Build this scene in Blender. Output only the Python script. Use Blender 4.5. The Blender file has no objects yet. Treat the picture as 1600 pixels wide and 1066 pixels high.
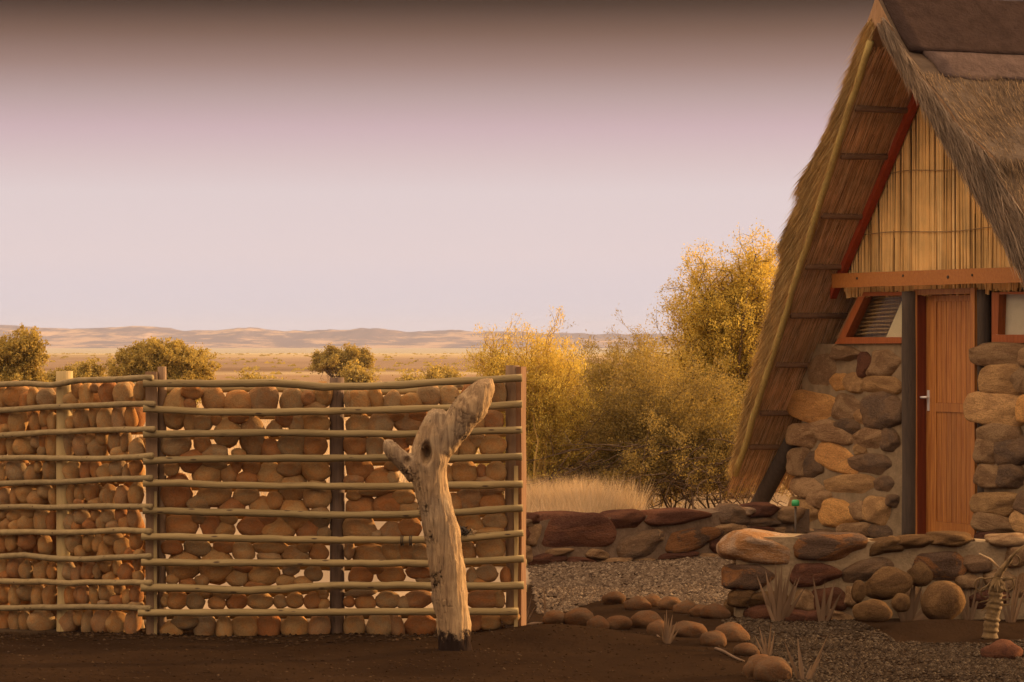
import bpy, bmesh, math, random
import numpy as np
from mathutils import Vector, Matrix, noise as mnoise

R = random.Random(7)
NR = np.random.default_rng(11)
scene = bpy.context.scene
COL = scene.collection
F, EYE = 5000.0, 1.65            # focal length in pixels of the 1600 px wide photograph, eye height

# ------------------------------------------------------------------ camera
cam_d = bpy.data.cameras.new('camera')
cam_d.sensor_width = 36.0
cam_d.lens = 36.0 * F / 1600.0
cam_d.clip_start, cam_d.clip_end = 0.5, 20000
cam = bpy.data.objects.new('camera', cam_d)
cam.location = (0, 0, EYE)
cam.rotation_euler = (math.radians(90), 0, 0)
COL.objects.link(cam)
scene.camera = cam

# ------------------------------------------------------------------ light
SUN_AZ, SUN_EL = 67.0, 10.0      # degrees clockwise from straight ahead, degrees above the horizon
sd = Vector((math.sin(math.radians(SUN_AZ)) * math.cos(math.radians(SUN_EL)),
             math.cos(math.radians(SUN_AZ)) * math.cos(math.radians(SUN_EL)),
             math.sin(math.radians(SUN_EL))))
sun_d = bpy.data.lights.new('sun', 'SUN')
sun_d.energy = 3.4
sun_d.angle = math.radians(0.6)
sun_d.color = (1.0, 0.62, 0.28)
sun = bpy.data.objects.new('sun', sun_d)
sun.rotation_euler = sd.to_track_quat('Z', 'Y').to_euler()
sun.location = (30, 10, 20)
COL.objects.link(sun)

world = bpy.data.worlds.new('World')
scene.world = world
world.use_nodes = True
wt = world.node_tree
wt.nodes.clear()
def wn(t): return wt.nodes.new(t)
w_out = wn('ShaderNodeOutputWorld')
sky = wn('ShaderNodeTexSky')
sky.sky_type = 'NISHITA'
sky.sun_disc = False
sky.sun_elevation = math.radians(SUN_EL)
sky.sun_rotation = math.radians(SUN_AZ)
sky.dust_density = 4.0
tint = wn('ShaderNodeMix'); tint.data_type = 'RGBA'; tint.blend_type = 'MULTIPLY'
tint.inputs[0].default_value = 1.0
tint.inputs[7].default_value = (0.12, 0.088, 0.078, 1)
wt.links.new(sky.outputs[0], tint.inputs[6])
bg1 = wn('ShaderNodeBackground'); bg1.inputs[1].default_value = 0.05
wt.links.new(tint.outputs[2], bg1.inputs[0])
# dusty evening sky: pale pink at the horizon, vignette darkening painted in brown above it, brighter warm fill overhead
tc = wn('ShaderNodeTexCoord'); sep = wn('ShaderNodeSeparateXYZ')
wt.links.new(tc.outputs['Generated'], sep.inputs[0])
asn = wn('ShaderNodeMath'); asn.operation = 'ARCSINE'
wt.links.new(sep.outputs[2], asn.inputs[0])
mr = wn('ShaderNodeMapRange')
mr.inputs[1].default_value = 0.0; mr.inputs[2].default_value = math.radians(36.0)
wt.links.new(asn.outputs[0], mr.inputs[0])
wr = wn('ShaderNodeValToRGB')
wt.links.new(mr.outputs[0], wr.inputs[0])
SKY = [(0.00, (0.2657, 0.2473, 0.2793)), (0.36, (0.2720, 0.2473, 0.2736)), (1.52, (0.3052, 0.2563, 0.2610)), (2.67, (0.2957, 0.2479, 0.2527)), (3.24, (0.2711, 0.2123, 0.2175)), (3.81, (0.2395, 0.1735, 0.1878)), (4.38, (0.1832, 0.1323, 0.1326)), (4.95, (0.1240, 0.0776, 0.0698)), (5.52, (0.0668, 0.0352, 0.0266)), (6.03, (0.0129, 0.0038, 0.0023)), (6.8, (.018, .007, .003)), (10.0, (.07, .044, .03)), (18.0, (.50, .345, .24)), (36.0, (.86, .61, .41))]
el = wr.color_ramp.elements
while len(el) > 1: el.remove(el[0])
el[0].position = 0.0; el[0].color = (*SKY[0][1], 1)
for d, c in SKY[1:]:
    e = el.new(d / 36.0); e.color = (*c, 1)
bg2 = wn('ShaderNodeBackground'); bg2.inputs[1].default_value = 0.92
wt.links.new(wr.outputs[0], bg2.inputs[0])
wadd = wn('ShaderNodeAddShader')
wt.links.new(bg1.outputs[0], wadd.inputs[0]); wt.links.new(bg2.outputs[0], wadd.inputs[1])
wt.links.new(wadd.outputs[0], w_out.inputs[0])

scene.view_settings.view_transform = 'Standard'
scene.view_settings.look = 'None'
scene.view_settings.exposure = 1.4
scene.view_settings.gamma = 1.0
scene.view_settings.use_curve_mapping = False
scene.cycles.use_denoising = True
scene.cycles.max_bounces = 6
scene.cycles.transparent_max_bounces = 12
scene.cycles.volume_bounces = 1

# ------------------------------------------------------------------ helpers
def link(o, parent=None):
    COL.objects.link(o)
    if parent is not None: o.parent = parent
    return o
def tag(o, label=None, cat=None, group=None, kind=None):
    if label: o['label'] = label
    if cat: o['category'] = cat
    if group: o['group'] = group
    if kind: o['kind'] = kind
    return o
def thing(name, label, cat, loc=(0, 0, 0), group=None):
    o = bpy.data.objects.new(name, None)
    o.empty_display_size = 0.2
    o.location = loc
    link(o)
    return tag(o, label, cat, group)
def to_mesh(name, v, f, smooth=True):
    me = bpy.data.meshes.new(name)
    me.from_pydata([tuple(p) for p in v], [], f)
    if smooth: me.polygons.foreach_set('use_smooth', [True] * len(me.polygons))
    me.update()
    return me
def add(name, me, mat, parent=None, world=True):
    """one mesh object; its vertices are world coordinates, kept so under a parent"""
    o = bpy.data.objects.new(name, me)
    if mat is not None:
        if len(me.materials) == 0: me.materials.append(mat)
    link(o, parent)
    if parent is not None and world: o.matrix_parent_inverse = parent.matrix_basis.inverted()
    return o
def big_mesh(name, v, nper):
    """v (n*nper,3) numpy: n separate faces of nper corners"""
    me = bpy.data.meshes.new(name)
    n = len(v) // nper
    me.vertices.add(len(v)); me.vertices.foreach_set('co', np.asarray(v, np.float32).ravel())
    me.loops.add(len(v)); me.loops.foreach_set('vertex_index', np.arange(len(v), dtype=np.int32))
    me.polygons.add(n); me.polygons.foreach_set('loop_start', np.arange(0, len(v), nper, dtype=np.int32))
    me.polygons.foreach_set('loop_total', np.full(n, nper, np.int32))
    me.update(calc_edges=True)
    return me
class MB:
    def __init__(s): s.v = []; s.f = []
    def box(s, lo, hi, M=None):
        n = len(s.v)
        for z in (lo[2], hi[2]):
            for x, y in ((lo[0], lo[1]), (hi[0], lo[1]), (hi[0], hi[1]), (lo[0], hi[1])):
                p = Vector((x, y, z)); s.v.append(M @ p if M else p)
        s.f += [tuple(n + i for i in q) for q in ((3, 2, 1, 0), (4, 5, 6, 7), (0, 1, 5, 4), (1, 2, 6, 5), (2, 3, 7, 6), (3, 0, 4, 7))]
    def prism(s, poly, fa, fb):
        """polygon of 2-D points carried by fa (front) and fb (back)"""
        n = len(s.v); k = len(poly)
        s.v += [Vector(fa(*p)) for p in poly] + [Vector(fb(*p)) for p in poly]
        s.f.append(tuple(range(n, n + k))); s.f.append(tuple(range(n + 2 * k - 1, n + k - 1, -1)))
        for i in range(k): s.f.append((n + (i + 1) % k, n + i, n + k + i, n + k + (i + 1) % k))
    def tube(s, pts, rad, seg=8, cap=True, wob=0.0):
        pts = [Vector(p) for p in pts]; n0 = len(s.v); k = len(pts)
        up = None
        for i, p in enumerate(pts):
            d = (pts[min(i + 1, k - 1)] - pts[max(i - 1, 0)]).normalized()
            if up is None:
                up = Vector((0, 0, 1)) if abs(d.z) < .9 else Vector((1, 0, 0))
            a = d.cross(up).normalized(); b = a.cross(d).normalized(); up = b
            r = rad[i] if hasattr(rad, '__len__') else rad
            for j in range(seg):
                t = 2 * math.pi * j / seg
                rr = r * (1 + (R.uniform(-wob, wob) if wob else 0))
                s.v.append(p + (a * math.cos(t) + b * math.sin(t)) * rr)
        for i in range(k - 1):
            for j in range(seg):
                q = n0 + i * seg
                s.f.append((q + j, q + (j + 1) % seg, q + seg + (j + 1) % seg, q + seg + j))
        if cap:
            s.f.append(tuple(n0 + j for j in range(seg - 1, -1, -1)))
            s.f.append(tuple(n0 + (k - 1) * seg + j for j in range(seg)))
    def build(s, name, mat, parent=None, smooth=False):
        return add(name, to_mesh(name, s.v, s.f, smooth), mat, parent)
def ray(px, py): return Vector(((px - 800) / F, 1.0, (533 - py) / F))
def at(px, py, D):
    r = ray(px, py)
    return Vector((r.x * D, D, EYE + r.z * D))
def gnd(px, py):                                  # the point of the level yard seen at that place
    return at(px, py, EYE * F / (py - 533))
def sstep(a, b, x):
    t = np.clip((x - a) / (b - a), 0, 1); return t * t * (3 - 2 * t)
def ground_z(x, y):
    """height of the ground: a level sandy yard, then a plain falling gently away towards the hills"""
    x = np.asarray(x, float); y = np.asarray(y, float)
    z = -8.0 * sstep(120, 2600, y)
    near = np.exp(-((y - 18) / 14.0) ** 2)
    z = z + near * (.014 * np.sin(1.9 * x + .6 * y) * np.cos(1.3 * y - .4 * x) + .007 * np.sin(5.3 * x + 2.1 * y) + .005 * np.sin(9.1 * y + 4 * x))
    z = z + .06 * np.exp(-(((x - .15) / .45) ** 2 + ((y - 17.75) / .45) ** 2))       # sand heaped at the fence end
    z = z + .05 * np.exp(-(((x - 2.4) / .45) ** 2 + ((y - 18.25) / .3) ** 2))
    return z

# ------------------------------------------------------------------ materials
class NT:
    def __init__(s, name, rough=0.85):
        s.m = bpy.data.materials.new(name); s.m.use_nodes = True
        s.t = s.m.node_tree; s.b = s.t.nodes['Principled BSDF']
        s.b.inputs['Roughness'].default_value = rough
        s.b.inputs['Specular IOR Level'].default_value = 0.0
        s.tc = s.t.nodes.new('ShaderNodeTexCoord')
    def n(s, t): return s.t.nodes.new(t)
    def l(s, a, b): s.t.links.new(a, b)
    def coords(s, scale=(1, 1, 1), src='Object', rot=(0, 0, 0), rnd=False):
        mp = s.n('ShaderNodeMapping'); mp.inputs['Scale'].default_value = scale; mp.inputs['Rotation'].default_value = rot
        s.l(s.tc.outputs[src], mp.inputs[0])
        if rnd:
            oi = s.n('ShaderNodeObjectInfo'); ml = s.n('ShaderNodeMath'); ml.operation = 'MULTIPLY'; ml.inputs[1].default_value = 37.0
            s.l(oi.outputs['Random'], ml.inputs[0]); s.l(ml.outputs[0], mp.inputs['Location'])
        return mp.outputs[0]
    def noise(s, co, scale=5, detail=4, rough=.6, dist=0):
        q = s.n('ShaderNodeTexNoise'); s.l(co, q.inputs['Vector'])
        q.inputs['Scale'].default_value = scale; q.inputs['Detail'].default_value = detail
        q.inputs['Roughness'].default_value = rough; q.inputs['Distortion'].default_value = dist
        return q.outputs['Fac']
    def ramp(s, fac, stops, interp='LINEAR'):
        q = s.n('ShaderNodeValToRGB'); q.color_ramp.interpolation = interp; e = q.color_ramp.elements
        while len(e) > 1: e.remove(e[0])
        e[0].position = stops[0][0]; e[0].color = (*stops[0][1], 1)
        for p, c in stops[1:]:
            x = e.new(p); x.color = (*c, 1)
        s.l(fac, q.inputs[0]); return q.outputs[0]
    def mix(s, fac, a, b, mode='MIX'):
        q = s.n('ShaderNodeMix'); q.data_type = 'RGBA'; q.blend_type = mode
        if hasattr(fac, 'links'): s.l(fac, q.inputs[0])
        else: q.inputs[0].default_value = fac
        for v, i in ((a, 6), (b, 7)):
            if hasattr(v, 'links'): s.l(v, q.inputs[i])
            else: q.inputs[i].default_value = (*v, 1)
        return q.outputs[2]
    def maprange(s, v, a, b, c=0.0, d=1.0):
        q = s.n('ShaderNodeMapRange'); s.l(v, q.inputs[0])
        for i, x in enumerate((a, b, c, d)): q.inputs[i + 1].default_value = x
        q.interpolation_type = 'SMOOTHSTEP'
        return q.outputs[0]
    def math(s, op, a, b=None):
        q = s.n('ShaderNodeMath'); q.operation = op
        for i, v in enumerate((a, b)):
            if v is None: continue
            if hasattr(v, 'links'): s.l(v, q.inputs[i])
            else: q.inputs[i].default_value = v
        return q.outputs[0]
    def random(s):
        return s.n('ShaderNodeObjectInfo').outputs['Random']
    def island(s):
        return s.n('ShaderNodeNewGeometry').outputs['Random Per Island']
    def bump(s, h, strength=.4, dist=.02):
        q = s.n('ShaderNodeBump'); q.inputs['Strength'].default_value = strength; q.inputs['Distance'].default_value = dist
        s.l(h, q.inputs['Height']); s.l(q.outputs[0], s.b.inputs['Normal'])
    def col(s, c):
        if hasattr(c, 'links'): s.l(c, s.b.inputs['Base Color'])
        else: s.b.inputs['Base Color'].default_value = (*c, 1)
        return s.m

def m_stone(name, stops, spread=.5, rnd=True):
    q = NT(name, .9); co = q.coords(rnd=True)
    n1 = q.noise(co, 1.3, 5, .65, .6); n2 = q.noise(co, 9, 4, .7)
    base = q.ramp(q.random(), stops) if rnd else None
    c = q.mix(q.maprange(n1, .35, .7), base, q.mix(1.0, base, (1.18, .92, .72), 'MULTIPLY'))
    c = q.mix(q.maprange(n2, .25, .75), q.mix(1.0, c, (.72, .70, .68), 'MULTIPLY'), c)
    q.bump(q.noise(co, 5, 6, .7), .35, .05)
    return q.col(c)
def m_rock(name, a, b, c3, lo=.42, hi=.58):
    """field stone of two weathered colours with lichen specks"""
    q = NT(name, .92); co = q.coords(rnd=True)
    n1 = q.noise(co, .75, 4, .6, .8); n2 = q.noise(co, 7, 5, .75); n3 = q.noise(co, 22, 3, .7)
    col = q.mix(q.maprange(n1, lo, hi), a, b)
    col = q.mix(q.maprange(n2, .52, .72), col, c3)
    col = q.mix(q.maprange(n3, .3, .6), q.mix(1.0, col, (.62, .60, .58), 'MULTIPLY'), col)
    jit = q.ramp(q.random(), [(0, (.82, .82, .82)), (1, (1.15, 1.12, 1.08))])
    col = q.mix(1.0, col, jit, 'MULTIPLY')
    n4 = q.noise(q.coords((1, 1, 2.2), rnd=True), 3.2, 8, .72, 1.2)
    col = q.mix(q.maprange(n4, .40, .47), q.mix(1.0, col, (.80, .77, .74), 'MULTIPLY'), col)
    q.bump(q.math('ADD', q.noise(co, 2.2, 9, .75), q.math('MULTIPLY', n3, .4)), .8, .08)
    return q.col(col)
def m_wood(name, a, b, dark=(.05, .035, .02), ax=0, fine=60, long=3, knots=.0, rough=.8, spec=.2, rnd=True):
    q = NT(name, rough); q.b.inputs['Specular IOR Level'].default_value = spec
    sc = [fine, fine, fine]; sc[ax] = long
    co = q.coords(tuple(sc), rnd=rnd)
    n1 = q.noise(co, 1.0, 5, .65, .3)
    c = q.mix(q.maprange(n1, .3, .72), a, b)
    c = q.mix(q.maprange(q.noise(co, 2.3, 3, .7), .62, .75), c, dark)
    if knots:
        sk = [26, 26, 26]; sk[ax] = 7
        vo = q.n('ShaderNodeTexVoronoi'); q.l(q.coords(tuple(sk), rnd=rnd), vo.inputs['Vector']); vo.inputs['Scale'].default_value = 1
        c = q.mix(q.maprange(vo.outputs['Distance'], knots, knots * .5), c, dark)
    jit = q.ramp(q.random(), [(0, (.86, .86, .86)), (1, (1.12, 1.1, 1.06))])
    c = q.mix(1.0, c, jit, 'MULTIPLY')
    q.bump(n1, .5, .01)
    return q.col(c)
def m_straw(name, stops, trans=.15, rough=.8):
    """blades that each take their own tone"""
    q = NT(name, rough); q.b.inputs['Specular IOR Level'].default_value = .15
    co = q.coords((1, 1, 1))
    patch = q.ramp(q.noise(co, 3.0, 3, .6), [(.3, (.72, .72, .74)), (.7, (1.18, 1.14, 1.1))])
    c = q.mix(1.0, q.ramp(q.island(), stops), patch, 'MULTIPLY')
    m = q.col(c)
    if trans:
        tr = q.n('ShaderNodeBsdfTranslucent'); q.l(c, tr.inputs[0])
        mx = q.n('ShaderNodeMixShader'); mx.inputs[0].default_value = trans
        q.l(q.b.outputs[0], mx.inputs[1]); q.l(tr.outputs[0], mx.inputs[2])
        q.l(mx.outputs[0], q.t.nodes['Material Output'].inputs[0])
    return m
def m_plain(name, c, rough=.6, metal=0, spec=.3):
    q = NT(name, rough); q.b.inputs['Metallic'].default_value = metal; q.b.inputs['Specular IOR Level'].default_value = spec
    co = q.coords(); return q.col(q.mix(q.noise(co, 14, 3), c, tuple(x * .8 for x in c)))

M = {}
M['fence_stone'] = m_stone('fence_stone', [(0, (.34, .21, .092)), (.2, (.41, .255, .107)), (.4, (.27, .19, .10)), (.55, (.39, .215, .085)), (.7, (.31, .15, .063)), (.85, (.34, .24, .13)), (1, (.43, .275, .115))])
M['border_stone'] = m_stone('border_stone', [(0, (.105, .064, .037)), (.5, (.135, .083, .047)), (1, (.095, .057, .033))])
M['tan'] = m_rock('rock_tan', (0.645, 0.398, 0.180), (0.465, 0.277, 0.128), (0.390, 0.240, 0.128))
M['ochre'] = m_rock('rock_ochre', (0.806, 0.442, 0.155), (0.651, 0.341, 0.124), (0.465, 0.279, 0.132))
M['brown'] = m_rock('rock_brown', (0.462, 0.301, 0.161), (0.322, 0.196, 0.105), (0.532, 0.350, 0.189))
M['rust'] = m_rock('rock_rust', (0.218, 0.098, 0.057), (0.144, 0.067, 0.046), (0.184, 0.103, 0.069))
M['dark'] = m_rock('rock_dark', (0.196, 0.135, 0.093), (0.268, 0.171, 0.102), (0.362, 0.239, 0.138))
M['two_tone'] = m_rock('rock_two_tone', (0.300, 0.144, 0.062), (0.150, 0.098, 0.069), (0.225, 0.138, 0.081), .46, .54)
M['dimmed_tan'] = m_rock('rock_dimmed_tan', (0.240, 0.142, 0.066), (0.174, 0.102, 0.050), (0.144, 0.086, 0.048))  # darkened copy of the tan rock, vignette dimness put into its colour
M['pale'] = m_rock('rock_pale', (0.432, 0.304, 0.203), (0.365, 0.196, 0.088), (0.459, 0.338, 0.243))
def mortar(name, c):
    q = NT(name, .95); co = q.coords()
    n = q.noise(co, 9, 6, .7)
    q.bump(q.noise(co, 30, 5, .7), .6, .03)
    return q.col(q.mix(q.maprange(n, .3, .7), tuple(x * .75 for x in c), tuple(x * 1.12 for x in c)))
M['mortar'] = mortar('mortar', (.27, .195, .115))
M['mortar_dark'] = mortar('mortar_dark', (.17, .115, .075))
M['cap'] = mortar('cement_cap', (.050, .032, .026))
M['cap_pale'] = mortar('cement_skirt', (.115, .078, .064))
M['rail'] = m_wood('peeled_pole', (.31, .23, .108), (.215, .155, .07), (.08, .05, .03), 0, 40, 2.5, .17)
M['rail_thin'] = m_wood('peeled_lath', (.33, .243, .118), (.24, .175, .085), (.10, .06, .035), 0, 40, 2.5, .14)
M['post_dark'] = m_wood('bark_post', (.15, .095, .06), (.09, .058, .04), (.04, .028, .02), 2, 40, 4, .0)
M['post_brown'] = m_wood('brown_post', (.25, .155, .085), (.17, .105, .06), (.07, .045, .03), 2, 40, 3, .0)
M['post_pale'] = m_wood('pale_post', (.42, .31, .14), (.33, .24, .11), (.15, .1, .05), 2, 40, 3, .0)
M['post_red'] = m_wood('red_post', (.26, .135, .062), (.19, .09, .044), (.10, .05, .03), 2, 40, 3, .0)
M['wire'] = m_plain('dark_wire', (.09, .065, .045), .6, .3)
M['varnish'] = m_wood('varnished_pine', (.44, .185, .043), (.25, .083, .018), (.22, .06, .018), 2, 55, 2.5, 0, .45, .35)
M['varnish_x'] = m_wood('varnished_beam', (.37, .15, .033), (.30, .11, .024), (.25, .08, .02), 0, 45, 2.0, .0, .5, .3)
M['red_wood'] = m_wood('red_stain', (.36, .058, .016), (.27, .042, .014), (.12, .025, .012), 2, 45, 3, 0, .55, .25)
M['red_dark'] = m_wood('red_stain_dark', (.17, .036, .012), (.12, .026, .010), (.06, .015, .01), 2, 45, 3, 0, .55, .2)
M['window_wood'] = m_wood('stained_frame', (.33, .095, .024), (.25, .068, .018), (.12, .03, .012), 2, 45, 3, 0, .55, .2)
M['creosote'] = m_wood('creosote_pole', (.055, .040, .030), (.085, .060, .042), (.03, .022, .018), 2, 40, 4)
M['reed'] = m_straw('reed', [(0, (.32, .19, .065)), (.2, (.74, .48, .18)), (.6, (.86, .57, .22)), (.8, (.58, .35, .125)), (1, (.92, .68, .31))], .05)
M['thatch_top'] = m_straw('weathered_thatch', [(0, (.075, .046, .026)), (.4, (.125, .08, .046)), (.75, (.17, .11, .06)), (1, (.26, .165, .078))], .1)
M['thatch_pale'] = m_straw('pale_verge_thatch', [(0, (.16, .115, .078)), (.5, (.26, .19, .128)), (1, (.38, .28, .185))], .1)
M['thatch_gold'] = m_straw('verge_thatch', [(0, (.33, .215, .085)), (.5, (.50, .345, .135)), (1, (.66, .48, .22))], .2)
M['thatch_under'] = m_straw('under_thatch', [(0, (.22, .12, .055)), (.25, (.52, .30, .14)), (.7, (.82, .52, .25)), (1, (.90, .70, .42))], .05)
M['thatch_core'] = m_wood('thatch_core', (.42, .25, .125), (.29, .17, .085), (.05, .03, .018), 2, 40, 6)
M['thatch_grey'] = m_wood('thatch_grey_core', (.115, .075, .045), (.082, .052, .032), (.08, .055, .038), 0, 30, 12)
M['verge_roll'] = m_wood('verge_roll', (.50, .38, .13), (.36, .265, .085), (.18, .12, .045), 2, 60, 9)
M['batten'] = m_wood('batten', (.20, .11, .055), (.14, .075, .04), (.04, .025, .015), 0, 40, 4)
M['lath'] = m_wood('inner_reed', (.40, .25, .115), (.28, .165, .075), (.10, .06, .03), 0, 40, 4)
M['cream'] = m_plain('cream_cloth', (.78, .62, .38), .9)
M['cream_grey'] = m_plain('cream_wall', (.62, .50, .36), .9)
M['steel'] = m_plain('bright_steel', (.85, .82, .78), .35, .25, .8)
M['green'] = m_plain('green_plastic', (.05, .36, .12), .4)
q = NT('window_glass', .03)
tr = q.n('ShaderNodeBsdfTransparent'); tr.inputs[0].default_value = (.93, .95, .93, 1)
gl = q.n('ShaderNodeBsdfGlossy'); gl.inputs['Roughness'].default_value = .02
mx = q.n('ShaderNodeMixShader'); mx.inputs[0].default_value = .012
q.l(tr.outputs[0], mx.inputs[1]); q.l(gl.outputs[0], mx.inputs[2])
q.l(mx.outputs[0], q.t.nodes['Material Output'].inputs[0]); M['glass'] = q.m

# weathered, sun-bleached trunk, burnt at its foot
q = NT('dead_wood', .9); co = q.coords((1, 1, 1)); st = q.coords((34, 34, 3.2))
n1 = q.noise(st, 1, 6, .7, .8); n2 = q.noise(co, 3, 4, .6)
c = q.mix(q.maprange(n1, .3, .7), (.215, .135, .075), (.46, .31, .162))
c = q.mix(q.maprange(n2, .45, .65), c, q.mix(1.0, c, (.88, .95, 1.08), 'MULTIPLY'))
c = q.mix(q.maprange(q.noise(q.coords((60, 60, 5)), 1, 3, .7), .62, .72), c, (.07, .045, .03))
sx = q.n('ShaderNodeSeparateXYZ'); q.l(q.tc.outputs['Object'], sx.inputs[0])
hz = q.math('ADD', sx.outputs[2], q.math('MULTIPLY', q.noise(q.coords((16, 16, 12)), 1, 5, .75), .26))
c = q.mix(q.maprange(hz, .25, .21), c, (.028, .018, .014))
q.bump(q.math('ADD', n1, q.math('MULTIPLY', n2, .5)), .8, .02)
q.col(c); M['dead_wood'] = q.m

def m_leaf(name, stops, trans=.42):
    q = NT(name, .7); q.b.inputs['Specular IOR Level'].default_value = .2
    c = q.ramp(q.island(), stops)
    q.col(c)
    tr = q.n('ShaderNodeBsdfTranslucent'); q.l(q.mix(1.0, c, (1.3, 1.15, .8), 'MULTIPLY'), tr.inputs[0])
    mx = q.n('ShaderNodeMixShader'); mx.inputs[0].default_value = trans
    q.l(q.b.outputs[0], mx.inputs[1]); q.l(tr.outputs[0], mx.inputs[2])
    q.l(mx.outputs[0], q.t.nodes['Material Output'].inputs[0]); return q.m
M['leaf'] = m_leaf('thorn_leaf', [(0, (.25, .19, .056)), (.5, (.36, .275, .074)), (1, (.48, .37, .10))])
M['leaf_dark'] = m_leaf('dark_leaf', [(0, (.165, .122, .042)), (.5, (.25, .185, .056)), (1, (.36, .265, .075))])
M['leaf_gold'] = m_leaf('gold_leaf', [(0, (.40, .305, .066)), (.5, (.55, .425, .086)), (1, (.70, .55, .125))])
M['twig'] = m_wood('twig_bark', (.12, .075, .042), (.08, .05, .03), (.04, .025, .016), 2, 30, 6)
M['twig_gold'] = m_wood('yellow_twig', (.38, .245, .07), (.28, .17, .05), (.12, .07, .03), 2, 30, 6)
M['dry_leaf'] = m_straw('dry_blade', [(0, (.12, .075, .045)), (.5, (.165, .105, .062)), (1, (.21, .138, .08))], .2)
M['dry_grass'] = m_straw('dry_grass', [(0, (.50, .36, .19)), (.5, (.62, .45, .25)), (1, (.72, .56, .34))], .35)
M['curl'] = m_wood('withered_stem', (.19, .12, .05), (.115, .07, .03), (.11, .065, .03), 2, 30, 20)
for nm_, k_ in (('gravel', .95), ('dimmed_gravel', .42)):  # path copy has the foreground's vignette darkening put into the gravel colour
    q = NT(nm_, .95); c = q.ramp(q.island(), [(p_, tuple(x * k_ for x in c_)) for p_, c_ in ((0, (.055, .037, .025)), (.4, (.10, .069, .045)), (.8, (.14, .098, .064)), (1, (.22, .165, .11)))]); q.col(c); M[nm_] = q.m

# ground: brown soil in the yard, pale sand and dry grass beyond the fence
q = NT('soil_and_veld', .95); g = q.n('ShaderNodeNewGeometry'); P = g.outputs['Position']
def gco(sc):
    mp = q.n('ShaderNodeMapping'); mp.inputs['Scale'].default_value = sc; q.l(P, mp.inputs[0]); return mp.outputs[0]
sx = q.n('ShaderNodeSeparateXYZ'); q.l(P, sx.inputs[0]); X, Y = sx.outputs[0], sx.outputs[1]
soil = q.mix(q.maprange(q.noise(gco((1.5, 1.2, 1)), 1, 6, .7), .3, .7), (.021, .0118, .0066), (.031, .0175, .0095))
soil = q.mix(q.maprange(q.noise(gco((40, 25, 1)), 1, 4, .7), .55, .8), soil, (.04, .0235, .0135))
sand = q.mix(q.noise(gco((.9, .7, 1)), 1, 5, .7), (.28, .20, .125), (.35, .26, .165))
v1 = q.noise(gco((.012, .0045, 1)), 1, 7, .65); v2 = q.noise(gco((.10, .05, 1)), 1, 5, .7)
yw = q.math('ADD', Y, q.math('MULTIPLY', q.math('SUBTRACT', q.noise(gco((.02, .008, 1)), 1, 4, .6), .5), 55.0))
yt = q.n('ShaderNodeMapRange'); q.l(yw, yt.inputs[0]); yt.inputs[1].default_value = 100; yt.inputs[2].default_value = 700
veld = q.ramp(yt.outputs[0], [(0, (.27, .18, .105)), (.085, (.28, .185, .11)), (.108, (.40, .30, .175)), (.137, (.175, .115, .075)), (.167, (.24, .165, .108)), (.33, (.27, .19, .13)), (.53, (.34, .255, .155)), (.83, (.41, .33, .195))])
veld = q.mix(1.0, veld, q.ramp(v1, [(.3, (.74, .72, .70)), (.5, (1.0, 1.0, 1.0)), (.66, (1.2, 1.18, 1.12))]), 'MULTIPLY')
veld = q.mix(q.maprange(v2, .55, .8), veld, q.mix(1.0, veld, (.66, .62, .58), 'MULTIPLY'))
far = q.maprange(Y, 60, 140)
c = q.mix(far, sand, veld)
c = q.mix(q.maprange(Y, 600, 1500), c, q.mix(q.noise(gco((.006, .0012, 1)), 1, 5, .6), (.28, .23, .14), (.36, .30, .18)))
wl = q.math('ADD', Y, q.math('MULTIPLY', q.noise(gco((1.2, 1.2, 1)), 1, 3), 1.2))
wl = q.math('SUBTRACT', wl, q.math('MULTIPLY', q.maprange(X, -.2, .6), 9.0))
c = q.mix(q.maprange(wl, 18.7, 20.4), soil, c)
q.bump(q.math('ADD', q.noise(gco((7, 5, 3)), 1, 6, .65), q.math('MULTIPLY', q.noise(gco((45, 45, 9)), 1, 3, .6), .35)), .55, .05)
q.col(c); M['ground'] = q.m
q = NT('hill_rock', .95); co = q.coords((1, 1, 1))
c = q.mix(q.maprange(q.noise(q.coords((.012, .006, .05)), 1, 6, .7), .46, .62), (.095, .068, .078), (.36, .24, .145))  # mauve shade and sunlit tan streaks painted into the hill colour
q.col(c); M['hills'] = q.m

# ------------------------------------------------------------------ ground, hills
def axis(cuts):
    out = []
    for a, b, n in cuts: out += list(np.linspace(a, b, n, endpoint=False))
    return np.array(out + [cuts[-1][1]])
xs = axis([(-4300, -400, 16), (-400, -30, 16), (-30, -6, 20), (-6, 6, 240), (6, 30, 20), (30, 400, 16), (400, 4300, 16)])
ys = axis([(-15, 10, 12), (10, 26, 320), (26, 60, 60), (60, 300, 40), (300, 5600, 60)])
XX, YY = np.meshgrid(xs, ys)
ZZ = ground_z(XX, YY)
vv = np.stack([XX, YY, ZZ], -1).reshape(-1, 3)
nx, ny = len(xs), len(ys)
idx = np.arange(nx * ny).reshape(ny, nx)
quads = np.stack([idx[:-1, :-1], idx[:-1, 1:], idx[1:, 1:], idx[1:, :-1]], -1).reshape(-1, 4)
me = bpy.data.meshes.new('ground')
me.from_pydata(vv.tolist(), [], quads.tolist()); me.polygons.foreach_set('use_smooth', [True] * len(me.polygons))
tag(add('ground', me, M['ground']), 'sandy brown yard running out to a pale grass plain', None, None, 'structure')

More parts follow.
